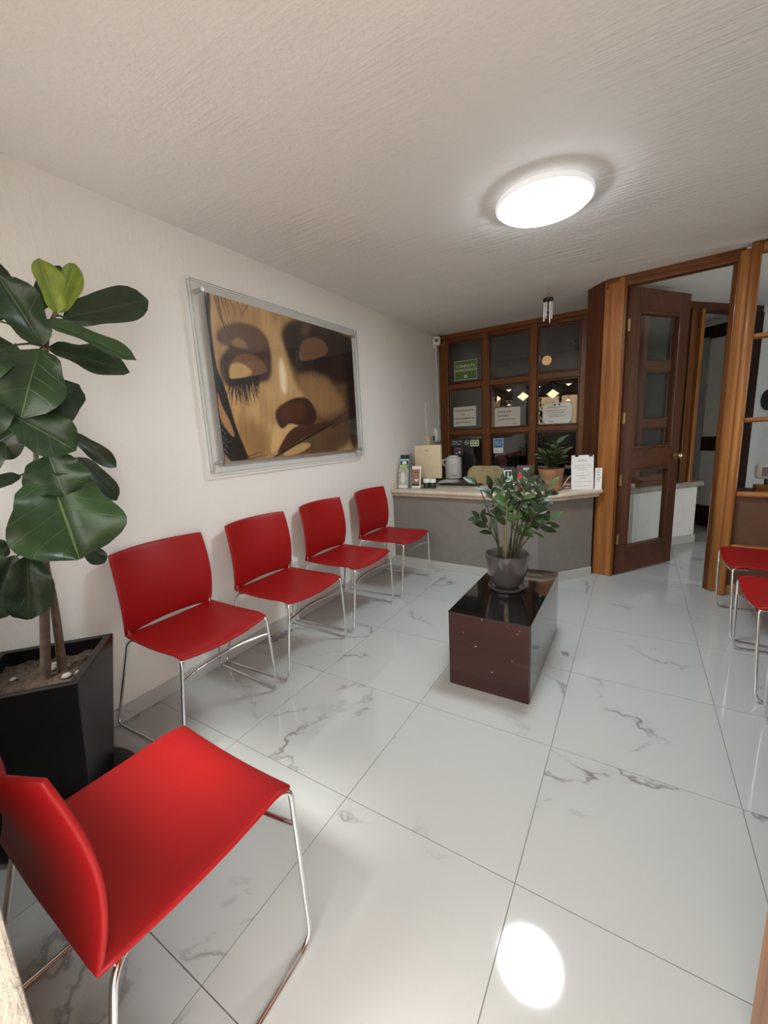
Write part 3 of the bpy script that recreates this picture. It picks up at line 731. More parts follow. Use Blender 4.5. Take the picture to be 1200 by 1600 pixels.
def patch(P,s0,s1,v0,v1,d=.0012,t=.0008):
    mb=MB(); c=[P(s0,v0,d),P(s1,v0,d),P(s1,v1,d),P(s0,v1,d),P(s0,v0,d-t),P(s1,v0,d-t),P(s1,v1,d-t),P(s0,v1,d-t)]
    return mb.add([q[:] for q in c],[(0,1,2,3),(7,6,5,4),(0,4,5,1),(1,5,6,2),(2,6,7,3),(3,7,4,0)])
mb,P,a,u,nn=leaning(.085,2.60,.105,.325,.12,TOPZ+.005); mb.build('back_flyer','ink',bh)
mb,P,a,u,nn=leaning(.085,2.585,.105,.285,.12,TOPZ+.005); mb.build('flyer','cyan_print',bh)
patch(P,-.4,.45,.80,.94).build('flyer_band','ink',bh); patch(P,-.2,.25,.82,.92,.002).build('flyer_logo','print_white',bh)
patch(P,-.5,.3,.62,.78,.002).build('flyer_band','lime',bh); patch(P,.3,.5,.62,.78,.002).build('flyer_band','ink_grey',bh)
mb,P,a,u,nn=leaning(.088,2.560,.10,.195,.10,TOPZ+.005); mb.build('front_flyer','silver_print',bh)
dd=MB(); 
ringp=[P(.22*math.cos(k*PI/8),.52+.30*math.sin(k*PI/8),.002) for k in range(16)]
dd.add([q[:] for q in ringp],[tuple(range(16))]); dd.build('flyer_picture','print_white',bh)
patch(P,-.5,.5,.0,.16,.002).build('flyer_band','print_white',bh)
mb,P,a,u,nn=leaning(.088,2.548,.112,.20,.10,TOPZ,.002); mb.build('acrylic_front','acrylic',bh)
for s in (-1,1): MB().box(.088+s*.056-.001,.088+s*.056+.001,2.548,2.62,TOPZ,TOPZ+.11).build('acrylic_side','acrylic',bh)
MB().box(.032,.144,2.55,2.62,TOPZ,TOPZ+.002).build('acrylic_base','acrylic',bh)

fb=thing('smile_leaflet_stand','small leaflet stand showing a smiling face, beside the brochure holder','leaflet stand',(.215,2.585,TOPZ))
mb,P,a,u,nn=leaning(.218,2.59,.10,.215,.16,TOPZ+.003); mb.build('leaflet','skin_print',fb)
patch(P,-.5,.5,.86,1).build('band','print_white',fb); patch(P,-.5,.5,0,.10).build('band','print_white',fb); patch(P,.36,.5,.1,.9,.002).build('margin','print_white',fb)
for s0,s1,v0 in ((-.3,-.05,.70),(.1,.3,.70)):
    patch(P,s0,s1,v0,v0+.035,.002).build('eye','ink',fb)
mp_=[P(.02+.22*math.cos(PI+k*PI/8),.42+.12*math.sin(PI+k*PI/8),.0022) for k in range(9)]
MB().add([q[:] for q in mp_],[tuple(range(9))]).build('smile','print_white',fb)
patch(P,-.45,.35,.12,.2,.002).build('caption','ink',fb)
mb,P,a,u,nn=leaning(.218,2.580,.115,.16,.16,TOPZ,.002); mb.build('acrylic_front','acrylic',fb)
MB().box(.16,.276,2.575,2.66,TOPZ,TOPZ+.002).build('acrylic_base','acrylic',fb)
for k,(x,y,lab) in enumerate(((.315,2.63,'small black jar with white lid, left of the two on the counter'),(.377,2.64,'small black jar with white lid, right of the two, under the monitor'))):
    j=thing('small_jar',lab,'jar',(x,y,TOPZ),group='black jars with white lids on the counter')
    MB().lathe([(.027,0),(.030,.003),(.030,.052),(.026,.058)],20,(x,y,TOPZ)).build('jar','black_plastic',j,smooth=40)
    MB().lathe([(.031,.056),(.032,.060),(.032,.088),(.028,.092),(.001,.092)],20,(x,y,TOPZ)).build('lid','print_white',j,smooth=40)
# monitor seen from behind
mo=thing('desktop_monitor','cream-backed desktop monitor seen from behind on the reception counter','monitor',(.27,2.85,TOPZ))
A0=Vector((.115,2.80)); A1=Vector((.415,2.80)); aa=(A1-A0).normalized(); 
MB().box(.108,.398,2.80,2.835,.835,1.168).build('housing','beige_plastic',mo,bevel=.006,seg=3)
MB().box(.118,.388,2.835,2.838,.85,1.158).build('screen','black_glass',mo)
MB().prism([(.22,2.79),(.29,2.79),(.29,2.80),(.22,2.80)],.80,.90).build('stand','beige_plastic',mo,bevel=.003)
MB().box(.20,.31,2.74,2.90,.758,.772).build('foot','beige_plastic',mo,bevel=.004)
MB().box(.245,.265,2.77,2.80,.765,.86).build('neck','beige_plastic',mo,bevel=.003)
text_on('rc',.04,(.243,2.7985,1.115),X1,Z1,'ink',mo,name='logo')
# kettle-like white dispenser on the desk
ke=thing('white_kettle','white electric kettle standing at the back of the desk','kettle',(.25,3.50,.745))
MB().lathe([(.084,.0),(.092,.006),(.094,.03),(.093,.235),(.090,.250),(.06,.256),(.055,.272),(.001,.274)],28,(.25,3.50,.745)).build('body','white_plastic',ke,smooth=40)
MB().tube(fillet([(.160,3.48,.97),(.130,3.47,.97),(.130,3.47,.92),(.160,3.48,.90)],.02),.010,8).build('handle','white_plastic',ke,smooth=60)
MB().box(.272,.335,3.402,3.412,.80,.94).build('front_plate','white_paper',ke,bevel=.002)
MB().lathe([(.098,0),(.098,.012),(.09,.014)],28,(.25,3.50,.7455)).build('power_base','black_plastic',ke)
pc=thing('pen_cup','black pen cup between the monitor and the kettle','pen cup',(.12,3.38,.745))
MB().lathe([(.032,0),(.036,.09),(.033,.09),(.030,.01),(.001,.01)],16,(.12,3.38,.745)).build('cup','black_plastic',pc)
for k in range(5): MB().tube([(.12+.012*math.cos(k*1.3),3.38+.012*math.sin(k*1.3),.756),(.12+.03*math.cos(k*1.3),3.38+.03*math.sin(k*1.3),.90+.012*k)],.004,6).build('pen','ink' if k%2 else 'ink_grey',pc)
ph=MB(); 
st=thing('paper_stack','small stack of white papers on the desk by the monitor','papers',(.29,3.2,.745))
for k in range(4): MB().box(.21+.01*k,.40-.006*k,3.12+.006*k,3.30,.7452+.005*k,.7498+.005*k).build('sheet','white_paper' if k%2 else 'cream_paper',st)
kb=thing('keyboard','black keyboard lying behind the counter edge','keyboard',(.55,2.88,TOPZ))
MB().box(.36,.78,2.845,2.925,TOPZ,TOPZ+.016).build('body','black_plastic',kb,bevel=.004)
for r in range(4): MB().box(.37,.77,2.853+.017*r,2.866+.017*r,TOPZ+.0155,TOPZ+.020).build('key_row','ink',kb,bevel=.001)
tag(MB().prism([(.74,2.72),(.98,2.66),(1.02,2.82),(.80,2.87)],TOPZ,TOPZ+.003).build('pink_sheet','pink_paper'),'pale pink sheet of paper lying on the counter','paper')
# olive task chair
oc=thing('task_chair','olive vinyl task chair behind the counter','chair',(.80,3.15,0))
def ob(u_,v_):
    s=2*u_-1; zz_=.70+.22*v_; tt=max(0,(v_-.62)/.38); hw=.165*(1-.26*(1-math.sqrt(max(0,1-tt*tt))))
    return Vector((.795+s*hw,2.99-.03*(s*s)+.015*v_,zz_))
shell(ob,12,20,.045,5).build('backrest','olive_vinyl',oc,smooth=70)
MB().prism([(.60,3.05),(.99,3.05),(1.0,3.42),(.59,3.42)],.44,.50).build('seat','olive_vinyl',oc,bevel=.02,seg=3)
MB().tube([(.795,3.025,.74),(.795,3.04,.56),(.795,3.12,.43),(.795,3.24,.43)],.014,8).build('back_support','black_plastic',oc)
MB().tube([(.795,3.24,.06),(.795,3.24,.44)],.025,10).build('column','steel',oc)
for k in range(5):
    a=k*2*PI/5; MB().tube([(.795,3.24,.09),(.795+.26*math.cos(a),3.24+.26*math.sin(a),.05)],.018,6).build('foot','black_plastic',oc)
    MB().lathe([(.02,0),(.025,.012),(.025,.035),(.01,.045)],10,(.795+.26*math.cos(a),3.24+.26*math.sin(a),0)).build('castor','black_plastic',oc)
# picture stand + red leaflets
ps_=thing('photo_stand','black and white photo card with film-strip border on the counter','photo card',(1.12,2.64,TOPZ))
mb,P,a,u,nn=leaning(1.11,2.625,.105,.205,.18,TOPZ,.003,.35); mb.build('card','ink',ps_)
patch(P,-.34,.34,.06,.86,.0012).build('border','print_white',ps_); patch(P,-.26,.26,.36,.82,.002).build('photo','ink',ps_)
blob=[P(.22*math.cos(k*PI/6),.36+.12*math.sin(k*PI/6),.0028) for k in range(12)]
MB().add([q[:] for q in blob],[tuple(range(12))]).build('figure','print_white',ps_)
for s,v in ((-.1,.40),(.08,.36),(.0,.44)):
    bl=[P(s+.05*math.cos(k*PI/4),v+.035*math.sin(k*PI/4),.0034) for k in range(8)]
    MB().add([q[:] for q in bl],[tuple(range(8))]).build('figure','ink',ps_)
patch(P,-.26,.26,.10,.30,.002).build('caption','ink',ps_)
patch(P,-.05,.02,.55,.78,.003).build('figure','print_white',ps_)
for s in (-.45,.40):
    for k in range(11): patch(P,s,s+.07,.05+k*.085,.095+k*.085,.0015).build('sprocket','print_white',ps_)
MB().box(1.06,1.16,2.61,2.67,TOPZ,TOPZ+.004).build('stand','acrylic',ps_)
rl=thing('red_leaflet_stand','dark leaflet stand with red leaflets beside the photo card','leaflet stand',(1.235,2.68,TOPZ))
mb,P,a,u,nn=leaning(1.225,2.70,.12,.21,.12,TOPZ,.003,.35); mb.build('back_card','sticker_purple',rl)
patch(P,-.45,-.12,.05,.72,.002).build('leaflet','red_print',rl)
for s in (-.02,.14,.30): patch(P,s,s+.05,.25,.86,.003).build('stripe','cream_paper',rl)
patch(P,-.05,.38,.82,.90,.0034).build('stripe','cream_paper',rl)
# terracotta pot with bush
bx_,by_=1.452,2.665
tp_=thing('terracotta_plant','green bushy plant in a tapered terracotta pot on the counter','potted plant',(bx_,by_,TOPZ))
MB().lathe([(.068,0),(.071,.002),(.074,.01),(.079,.014),(.098,.155),(.104,.186),(.099,.188),(.093,.165)],32,(bx_,by_,TOPZ)).build('pot','terracotta',tp_,smooth=40)
MB().lathe([(.0945,.155),(.094,.166),(.001,.172)],20,(bx_,by_,TOPZ)).build('soil','soil',tp_)
BL=[leaf_mesh('leaf',.12,.062,'oval',k+70,fold=.25,droop=.25,nu=4,nv=6,wave=.02,mt='leaf_bush') for k in range(3)]
rnd=random.Random(11)
for k in range(5):
    ang=k*2*PI/5+.4; top=Vector((bx_+.065*math.cos(ang)*(1.3 if k==0 else 1),by_+.05*math.sin(ang),TOPZ+.27+.07*rnd.random()+(.06 if k in (1,4) else 0)))
    A=Vector((bx_+.02*math.cos(ang),by_+.02*math.sin(ang),TOPZ+.165))
    st_=MB().tube([A,(A+top)/2,top],[.005,.004,.003],6).build('stem','stem_green',tp_,smooth=60)
    for q in range(10):
        t=.35+.65*q/9; p=A.lerp(top,t); a=q*2.4+k; o=bpy.data.objects.new('leaf',BL[q%3]); COL.objects.link(o)
        dirv=Vector((math.cos(a),math.sin(a),.55 if q<8 else 1.2)); place_leaf(o,p,p+dirv,Vector((0.05,-.25,1)),st_)
        s=rnd.uniform(.65,1.0); o.scale=(s,s,s)
# AVISO sheet with binder clips on an easel
av=thing('notice_sheet','white printed AVISO notice held by two binder clips, right end of counter','notice',(1.68,2.80,TOPZ))
rzv=math.atan2(.068,.164)
mb,P,a,u,nn=leaning(1.682,2.790,.176,.285,.10,TOPZ,.003,rzv); mb.build('sheet','white_paper',av)
def lines_on(P,par,rows,mt='ink_grey',h=.007):
    for v,s0,s1 in rows: patch(P,s0,s1,v-h,v+h,.0012,.0006).build('text_line',mt,par)
R0=WORLD[av.name]
text_on('AVISO',.024,P(.0,.84,.0012),a,u,'ink_grey',av)
for v,s in ((.70,'SI REQUIERE CONSULTA MEDICA'),(.635,'FAVOR DE ANOTARSE CON SUS DATOS'),(.57,'PREVIAMENTE EN LA'),(.485,'LISTA'),(.40,'PARA SU ATENCION EN'),(.33,'RECEPCION'),(.225,'AGRADECEMOS SU COMPRENSION'),(.10,'ATENTAMENTE LA DIRECCION')):
    text_on(s,.0088,P(0,v,.0012),a,u,'ink_grey',av)
for s in (-.26,.36):
    patch(P,s-.08,s+.08,.955,1.02,.004,.010).build('binder_clip','black_plastic',av)
    cc=[P(s-.05,1.0,0),P(s-.035,1.06,.002),P(s+.035,1.06,.002),P(s+.05,1.0,0)]
    MB().tube([q[:] for q in cc],.0016,5).build('clip_wire','black_plastic',av)
MB().tube(fillet([P(-.30,.42,-.004),P(-.55,.40,-.02),P(-.95,.02,-.02)],.02),.0035,6).build('easel_leg','white_plastic',av)
MB().tube([P(.3,.6,-.004),P(.3,.05,-.09)],.003,6).build('easel_leg','white_plastic',av)
cd=thing('price_card','narrow white printed card standing at the far right of the counter','card',(1.80,2.80,TOPZ))
mb,P,a,u,nn=leaning(1.799,2.795,.052,.178,.08,TOPZ,.004,.15); mb.build('card','white_paper',cd)
for v in (.90,.82,.78,.70,.66,.55,.48,.44,.36): patch(P,-.3,.2 if v!=.55 else .32,v-.008,v+.008,.0012,.0006).build('text_line','ink' if v in (.55,.9) else 'ink_grey',cd)
mg=thing('magazines','small stack of magazines behind the terracotta pot','magazines',(1.555,2.825,TOPZ))
for k,mt in enumerate(('red_print','cream_paper','ink','pink_paper','cream_paper','red_print')):
    MB().prism([(1.50+.003*k,2.80+.003*k),(1.575,2.785+.002*k),(1.61-.002*k,2.85),(1.53,2.87)],TOPZ+.009*k,TOPZ+.009*k+.008).build('magazine',mt,mg)

# ------------------------------------------------------------------ signs on the reception window (glass plane at y = 3.73)
SY=3.722
def sign(name,label,cat,x0,x1,z0,z1,mt,y=SY):
    t=thing(name,label,cat,((x0+x1)/2,y,z0)); MB().box(x0,x1,y-.0008,y+.0008,z0,z1).build('sheet',mt,t); return t
def st_text(t,s,size,x,z,mt='ink',y=SY,align='CENTER',bold=False): return text_on(s,size,(x,y-.0014,z),X1,Z1,mt,t,align,bold)
g=sign('green_sign','green CONSULTA HOMEOPATICA sign on the upper left window pane','sign',.194,.471,1.865,2.083,'sign_green')
MB.build(ring(.198,.467,1.869,2.079,.003,.0082,.0092,(0,3.73),(1,0),(0,-1)),'border','print_white',g)
st_text(g,'CONSULTA',.043,.333,2.018,'print_white'); st_text(g,'HOMEOPÁTICA',.038,.333,1.972,'print_white')
c0=MB(); c0.disc_y((.333,SY-.0022,1.905),.018,.001,20); c0.build('emblem','sticker_lime',g)
st_text(g,'H',.022,.333,1.905,'sign_green',SY-.0012)
s1=sign('paper_notice','white paper notice about parking on the middle left window pane','notice',.175,.451,1.345,1.566,'cream_paper')
for k,(s,al,x) in enumerate((('FAVOR DE RESPETAR','LEFT',.197),('LOS','CENTER',.295),('ESTACIONAMIENTOS','LEFT',.197),('DE LOS VECINOS','LEFT',.197))):
    st_text(s1,s,.0245,x,1.522-.045*k,align=al,bold=True)
s2=sign('paper_notice','white paper notice about invoices on the central window pane','notice',.67,.95,1.317,1.521,'cream_paper')
st_text(s2,'SI REQUIERE',.028,.70,1.475,align='LEFT',bold=True); st_text(s2,'FACTURA,',.028,.70,1.432,align='LEFT',bold=True); st_text(s2,'FAVOR DE SOLICITARLA',.018,.70,1.393,align='LEFT',bold=True); st_text(s2,'GRACIAS',.015,.89,1.34,bold=True)
s3=sign('certificate','pale certificate with cut corners reading CONSTANCIA on the right window pane','certificate',1.181,1.468,1.314,1.528,'sticker_teal')
MB().add([(x,SY-.0011,z) for x,z in ((1.215,1.316),(1.434,1.316),(1.466,1.36),(1.466,1.50),(1.44,1.527),(1.21,1.527),(1.183,1.50),(1.183,1.36))],[tuple(range(8))]).build('paper','print_white',s3)
st_text(s3,'CONSTANCIA',.028,1.315,1.448,'ink_grey',SY-.0006); 
for z,w_ in ((1.485,.19),(1.425,.14),(1.405,.18),(1.39,.16)): MB().box(1.325-w_/2,1.325+w_/2,SY-.0022,SY-.0014,z-.002,z+.002).build('text_line','ink_grey',s3)
for x in (1.30,1.345): MB().disc_y((x,SY-.0024,1.508),.009,.001,12).build('crest','ink',s3)
MB().box(1.25,1.29,SY-.0022,SY-.0014,1.335,1.342).build('signature','ink_grey',s3)
k1=sign('no_smoking_sticker','black no-smoking sticker on the lower left window pane','sticker',.142,.372,1.105,1.199,'ink')
st_text(k1,'Gracias Por',.026,.155,1.168,'print_white',align='LEFT'); st_text(k1,'No Fumar',.026,.155,1.138,'print_white',align='LEFT')
rg=MB(); rg.tube([(.335+.026*math.cos(q*PI/12),SY-.0016,1.152+.026*math.sin(q*PI/12)) for q in range(25)],.0022,4); rg.tube([(.317,SY-.0016,1.170),(.353,SY-.0016,1.134)],.0022,4); rg.tube([(.32,SY-.0016,1.150),(.348,SY-.0016,1.150)],.003,4); rg.build('no_smoking_symbol','print_white',k1)
k2=sign('pictogram_sticker','small pale green pictogram sticker beside the no-smoking sticker','sticker',.376,.484,1.105,1.178,'sticker_lime')
for r in range(2):
    for q in range(3): MB().disc_y((.398+.032*q,SY-.0024,1.158-.033*r),.009,.001,8).build('pictogram','ink' if r==0 else 'sign_green',k2)
k3=sign('dark_sticker','small purple-black sticker under the no-smoking sticker','sticker',.165,.293,1.008,1.100,'sticker_purple')
st_text(k3,'PLAGAS',.02,.229,1.08,'cream_paper'); MB().disc_y((.245,SY-.0024,1.038),.014,.001,12).build('symbol','print_white',k3); MB().disc_y((.205,SY-.0024,1.03),.011,.001,12).build('symbol','cream_paper',k3)
k4=sign('card_sticker','blue and white payment card sticker on the lower centre pane','sticker',.653,.765,1.022,1.186,'print_white')
MB().box(.659,.759,SY-.0016,SY-.0010,1.082,1.180).build('blue_field','sticker_blue',k4)
st_text(k4,'AMERICAN',.017,.709,1.142,'print_white',SY-.0006,bold=True); st_text(k4,'EXPRESS',.017,.709,1.118,'print_white',SY-.0006,bold=True)
st_text(k4,'Cards',.017,.666,1.058,'ink_grey',align='LEFT'); st_text(k4,'welcome',.017,.666,1.038,'ink_grey',align='LEFT')

# things in the dim room behind the window
wbd=thing('whiteboard','pale board standing in the dim room behind the lower left pane','board',(.35,4.3,0))
MB().box(-.0+.02,.38,4.30,4.33,.66,1.10).build('board','cream_paper',wbd,bevel=.004)
for x in (.06,.33): MB().box(x,x+.03,4.31,4.34,0,.66).build('leg','wood_timber',wbd)
cab=thing('filing_cabinet','dark cabinet in the dim room behind the reception window','cabinet',(1.0,4.9,0))
MB().box(.7,1.3,4.75,5.2,0,1.05).build('body','wood_timber',cab,bevel=.005)
for z in (.08,.40,.72): 
    d_=MB().box(.72,1.28,4.735,4.75,z,z+.29).build('drawer','wood_timber',cab,bevel=.003)
    MB().tube([(.95,4.72,z+.2),(1.05,4.72,z+.2)],.006,6).build('handle','steel',d_)

# ------------------------------------------------------------------ wall things
cc=thing('security_camera','white security camera in the corner above the reception window','camera',(.05,3.56,2.30))
MB().box(.001,.045,3.555,3.615,2.225,2.285).build('wall_box','white_plastic',cc,bevel=.006)
MB().lathe([(.001,-.055),(.03,-.052),(.044,-.035),(.046,.0),(.044,.035),(.03,.05),(.001,.054)],24,(.055,3.55,2.305)).build('housing','white_plastic',cc,smooth=60)
dvv=Vector((.42,-.90,-.10)).normalized(); p0=Vector((.055,3.55,2.305))
MB().tube([p0+dvv*.02,p0+dvv*.046,p0+dvv*.050],[.030,.030,.026],18).build('lens_ring','white_plastic',cc,smooth=40)
MB().tube([p0+dvv*.045,p0+dvv*.053],[.022,.018],16).build('lens','black_plastic',cc,smooth=40)
MB().tube(smoothpath([(.02,3.60,2.23),(.012,3.63,2.0),(.012,3.645,1.6),(.012,3.64,1.28)]),.006,6).build('cable','white_plastic',cc,smooth=60)
MB().tube(fillet([(.05,3.58,2.28),(.10,3.655,2.26),(.11,3.662,2.32)],.03),.0025,5).build('cable','cream_paper',cc)
cdt=thing('cable_conduit','thin white cable running down the wall to a cream box','cable',(.01,3.33,1.1))
MB().tube(smoothpath([(.012,3.34,1.615),(.008,3.314,1.60),(.008,3.316,1.45),(.010,3.32,1.26)]),.006,6).build('cable','white_plastic',cdt,smooth=60)
MB().box(.001,.05,3.30,3.40,1.02,1.25).build('junction_box','beige_plastic',cdt,bevel=.004)
wp=thing('wall_phone','white rounded wall phone next to the window frame','phone',(.05,3.54,1.2))
MB().box(.001,.06,3.49,3.625,1.17,1.34).build('body','white_plastic',wp,bevel=.028,seg=5)
MB().box(.001,.03,3.46,3.50,1.20,1.25).build('cradle','black_plastic',wp,bevel=.004)
ow=thing('wall_outlet','small white surface outlet box on the wall between red chairs','outlet',(.0,1.035,.38))
MB().box(.001,.04,1.008,1.062,.385,.478).build('box','white_plastic',ow,bevel=.005)
MB().box(.0395,.0425,1.016,1.054,.41,.45).build('socket','cream_paper',ow,bevel=.001)
# wind chime
wx,wy=1.387,2.735
wc=thing('wind_chime','small wind chime with silver tubes and a wooden disc hanging from the ceiling','wind chime',(wx,wy,2.0))
MB().tube([(wx,wy,H),(wx,wy,2.333)],.0018,5).build('hook','steel',wc)
for k in range(3):
    a=k*2*PI/3+.3; MB().tube([(wx,wy,2.335),(wx+.032*math.cos(a),wy+.032*math.sin(a),2.292)],.0014,4).build('cord','ink',wc)
MB().lathe([(.036,-.010),(.040,-.006),(.040,.008),(.034,.012),(.001,.012)],20,(wx,wy,2.285)).build('top_ring','chime_dark',wc,smooth=40)
for k in range(6):
    a=k*PI/3+.2; l=(.125,.150,.115,.14,.105,.15)[k]; x=wx+.029*math.cos(a); y=wy+.029*math.sin(a)
    MB().tube([(x,y,2.276),(x,y,2.262)],.001,4).build('cord','ink',wc)
    MB().tube([(x,y,2.265),(x,y,2.265-l)],.0052,8).build('chime_tube','aluminium',wc,smooth=60)
MB().tube([(wx,wy,2.28),(wx,wy,1.83)],.001,4).build('cord','ink',wc)
MB().lathe([(.016,-.004),(.018,.0),(.016,.004)],14,(wx,wy,2.19)).build('striker','chime_dark',wc)
MB().disc_y((wx,wy-.003,1.823),.037,.006,24).build('wind_catcher','amber_wood',wc)

# ornament behind the open partition
cs=thing('console_table','dark console table behind the open partition','table',(2.95,3.2,0))
MB().box(2.69,3.4,2.98,3.35,.69,.72).build('top','wood_timber',cs,bevel=.004)
for x,y in ((2.72,3.0),(3.35,3.0),(2.72,3.31),(3.35,3.31)): MB().box(x,x+.03,y,y+.03,0,.69).build('leg','wood_timber',cs)
orn=thing('desk_ornament','white rounded ornament on a black stem and wooden base behind the partition','ornament',(2.90,3.12,.72))
MB().box(2.835,2.98,3.07,3.17,.72,.775).build('base','wood_golden_h',orn,bevel=.004)
MB().tube([(2.90,3.12,.775),(2.90,3.12,.83)],.012,8).build('stem','black_plastic',orn)
MB().box(2.83,2.99,3.09,3.15,.82,.935).build('body','white_plastic',orn,bevel=.025,seg=4)
MB().box(2.865,2.925,3.083,3.0905,.845,.91).build('window','ink_grey',orn,bevel=.002)
wdn=thing('wall_disc','round dark wall ornament on the white corridor wall','wall ornament',(3.23,5.02,1.45))
MB().tube([(3.228+.753*d,5.022-.658*d,1.45) for d in (0,.025,.03)],[.11,.11,.09],28).build('disc','black_plastic',wdn,smooth=40)

# ------------------------------------------------------------------ framed face print on the left wall
pic=thing('acrylic_picture','large acrylic-mounted print of a carved wooden face with closed eyes','picture',(.04,1.215,1.13))
PY0,PY1,PZ0,PZ1=.557,1.895,1.187,2.090
FT={'edge':[(0,-.006),(.027,-.009),(.012,.14),(.010,.343),(.018,.45),(.033,.487),(.045,.547),(.06,.661),(.076,.779),(.126,.976),(.13,1.005),(.0,1.01),(-.02,.747),(-.02,.373)],
'ear':[(-.01,.548),(.006,.582),(.018,.663),(.05,.747),(.069,.858),(.034,.821),(.006,.747),(-.009,.674)],
'socketL':[(.029,.228),(.072,.173),(.156,.124),(.241,.122),(.308,.17),(.331,.266),(.325,.404),(.302,.465),(.247,.49),(.071,.54),(.042,.517),(.026,.468),(.024,.408),(.043,.344),(.096,.283),(.037,.276)],
'browL':[(.029,.228),(.072,.173),(.156,.126),(.241,.124),(.303,.171),(.311,.247),(.236,.285),(.169,.277),(.096,.281),(.041,.275)],
'browhi':[(.098,.262),(.128,.224),(.169,.225),(.198,.271),(.168,.283),(.114,.279)],
'lidLd':[(.081,.398),(.117,.335),(.175,.308),(.233,.313),(.28,.354),(.301,.402),(.252,.434),(.17,.459),(.076,.487)],
'lidLb':[(.074,.441),(.082,.398),(.118,.375),(.154,.378),(.186,.401),(.206,.43),(.171,.457),(.112,.479),(.074,.486)],
'bridge':[(.335,.163),(.398,.142),(.43,.293),(.454,.434),(.485,.505),(.417,.573),(.323,.591),(.315,.498),(.302,.465),(.329,.381),(.331,.266)],
'bridgehi':[(.376,.315),(.4,.305),(.416,.391),(.411,.537),(.378,.551),(.368,.445)],
'rightdark':[(.398,.142),(.441,.044),(.531,-.02),(1.03,-.03),(1.03,1.03),(.284,1.02),(.385,.934),(.546,.852),(.614,.705),(.607,.625),(.497,.504),(.438,.34)],
'socketR':[(.402,.124),(.465,.037),(.568,-.01),(1.03,-.02),(.991,.397),(.785,.449),(.759,.383),(.642,.371),(.545,.4),(.496,.38),(.448,.29)],
'patchR':[(.557,.042),(.62,-.006),(.628,.054),(.55,.123)],
'lidR':[(.515,.305),(.534,.176),(.583,.118),(.666,.091),(.737,.104),(.771,.164),(.743,.212),(.637,.268)],
'cheekR':[(.493,.405),(.686,.368),(.785,.449),(.911,.626),(.733,.704),(.643,.705),(.608,.612),(.498,.498)],
'nose':[(.315,.675),(.365,.625),(.467,.567),(.558,.563),(.607,.625),(.631,.712),(.579,.793),(.473,.778),(.4,.759),(.373,.802),(.349,.81),(.32,.746)],
'nosered':[(.338,.674),(.413,.616),(.515,.598),(.55,.654),(.516,.733),(.426,.74),(.354,.746)],
'phil':[(.309,.746),(.348,.813),(.412,.761),(.469,.781),(.459,.8),(.395,.821),(.353,.894),(.295,.957),(.26,.978),(.282,.853)],
'ulip':[(.34,.905),(.395,.821),(.474,.772),(.552,.779),(.73,.739),(.743,.774),(.546,.859),(.463,.894),(.396,.941),(.292,.994)],
'llip':[(.32,.997),(.409,.942),(.488,.908),(.57,.923),(.509,.97),(.429,.998)],
'cheekbot':[(.074,.779),(.165,.713),(.279,.829),(.272,.961),(.242,.994),(.128,1.005)],
'farR':[(.918,0),(1.03,-.005),(1.03,1.01),(.909,.996),(.917,.552)]}
NU,NV=330,222
uu,vv=np.meshgrid(np.linspace(0,1,NU+1),np.linspace(0,1,NV+1))
ASP=(PY1-PY0)/(PZ1-PZ0); X=uu*ASP; Y=vv
rs=np.random.RandomState(5)
def vnoise(x,y,seed):
    r=np.random.RandomState(seed).rand(64,64); xi=np.floor(x).astype(int); yi=np.floor(y).astype(int); fx_=x-xi; fy_=y-yi
    fx_=fx_*fx_*(3-2*fx_); fy_=fy_*fy_*(3-2*fy_); g=lambda i,j:r[(xi+i)%64,(yi+j)%64]
    return (g(0,0)*(1-fx_)+g(1,0)*fx_)*(1-fy_)+(g(0,1)*(1-fx_)+g(1,1)*fx_)*fy_
def srgb(r,g,b): return np.array([(c/255/12.92 if c/255<=.04045 else ((c/255+.055)/1.055)**2.4) for c in (r,g,b)])
grain=.55*vnoise(X*60+Y*12,Y*5,1)+.45*vnoise(X*26,Y*9,2)
blot=.6*vnoise(X*7,Y*7,3)+.4*vnoise(X*15,Y*15,4)
img=np.zeros(uu.shape+(3,))
lo=srgb(150,106,62); hi=srgb(222,182,126)
k_=np.clip(.55*grain+.45*blot,0,1)[...,None]; img[:]=lo*(1-k_)+hi*k_
def chaikin(P_,it=2):
    for _ in range(it):
        Q_=[]
        for i in range(len(P_)):
            a_,b_=P_[i],P_[(i+1)%len(P_)]
            Q_+=[(a_[0]*.75+b_[0]*.25,a_[1]*.75+b_[1]*.25),(a_[0]*.25+b_[0]*.75,a_[1]*.25+b_[1]*.75)]
        P_=Q_
    return P_
def sdf(poly):
    poly=chaikin(poly)
    P_=[(p[0]*ASP,p[1]) for p in poly]; d=np.full(uu.shape,1e9); ins=np.zeros(uu.shape,bool); n_=len(P_)
    for i in range(n_):
        (ax,ay),(bx2,by2)=P_[i],P_[(i+1)%n_]; ex,ey=bx2-ax,by2-ay
        t_=np.clip(((X-ax)*ex+(Y-ay)*ey)/(ex*ex+ey*ey+1e-12),0,1); d=np.minimum(d,np.hypot(X-ax-t_*ex,Y-ay-t_*ey))
        c_=((ay>Y)!=(by2>Y))&(X<(bx2-ax)*(Y-ay)/(by2-ay+1e-12)+ax); ins^=c_
    return np.where(ins,-d,d)
def paint(key,col,soft=.012,op=1.0,tex=.18,mod=None):
    d=sdf(FT[key]); a=np.clip(.5-d/(2*soft),0,1); a=a*a*(3-2*a)*op
    if mod is not None: a=a*mod
    c=np.array(col)[None,None,:]*(1-tex+2*tex*k_)
    img[:]=img*(1-a[...,None])+c*a[...,None]
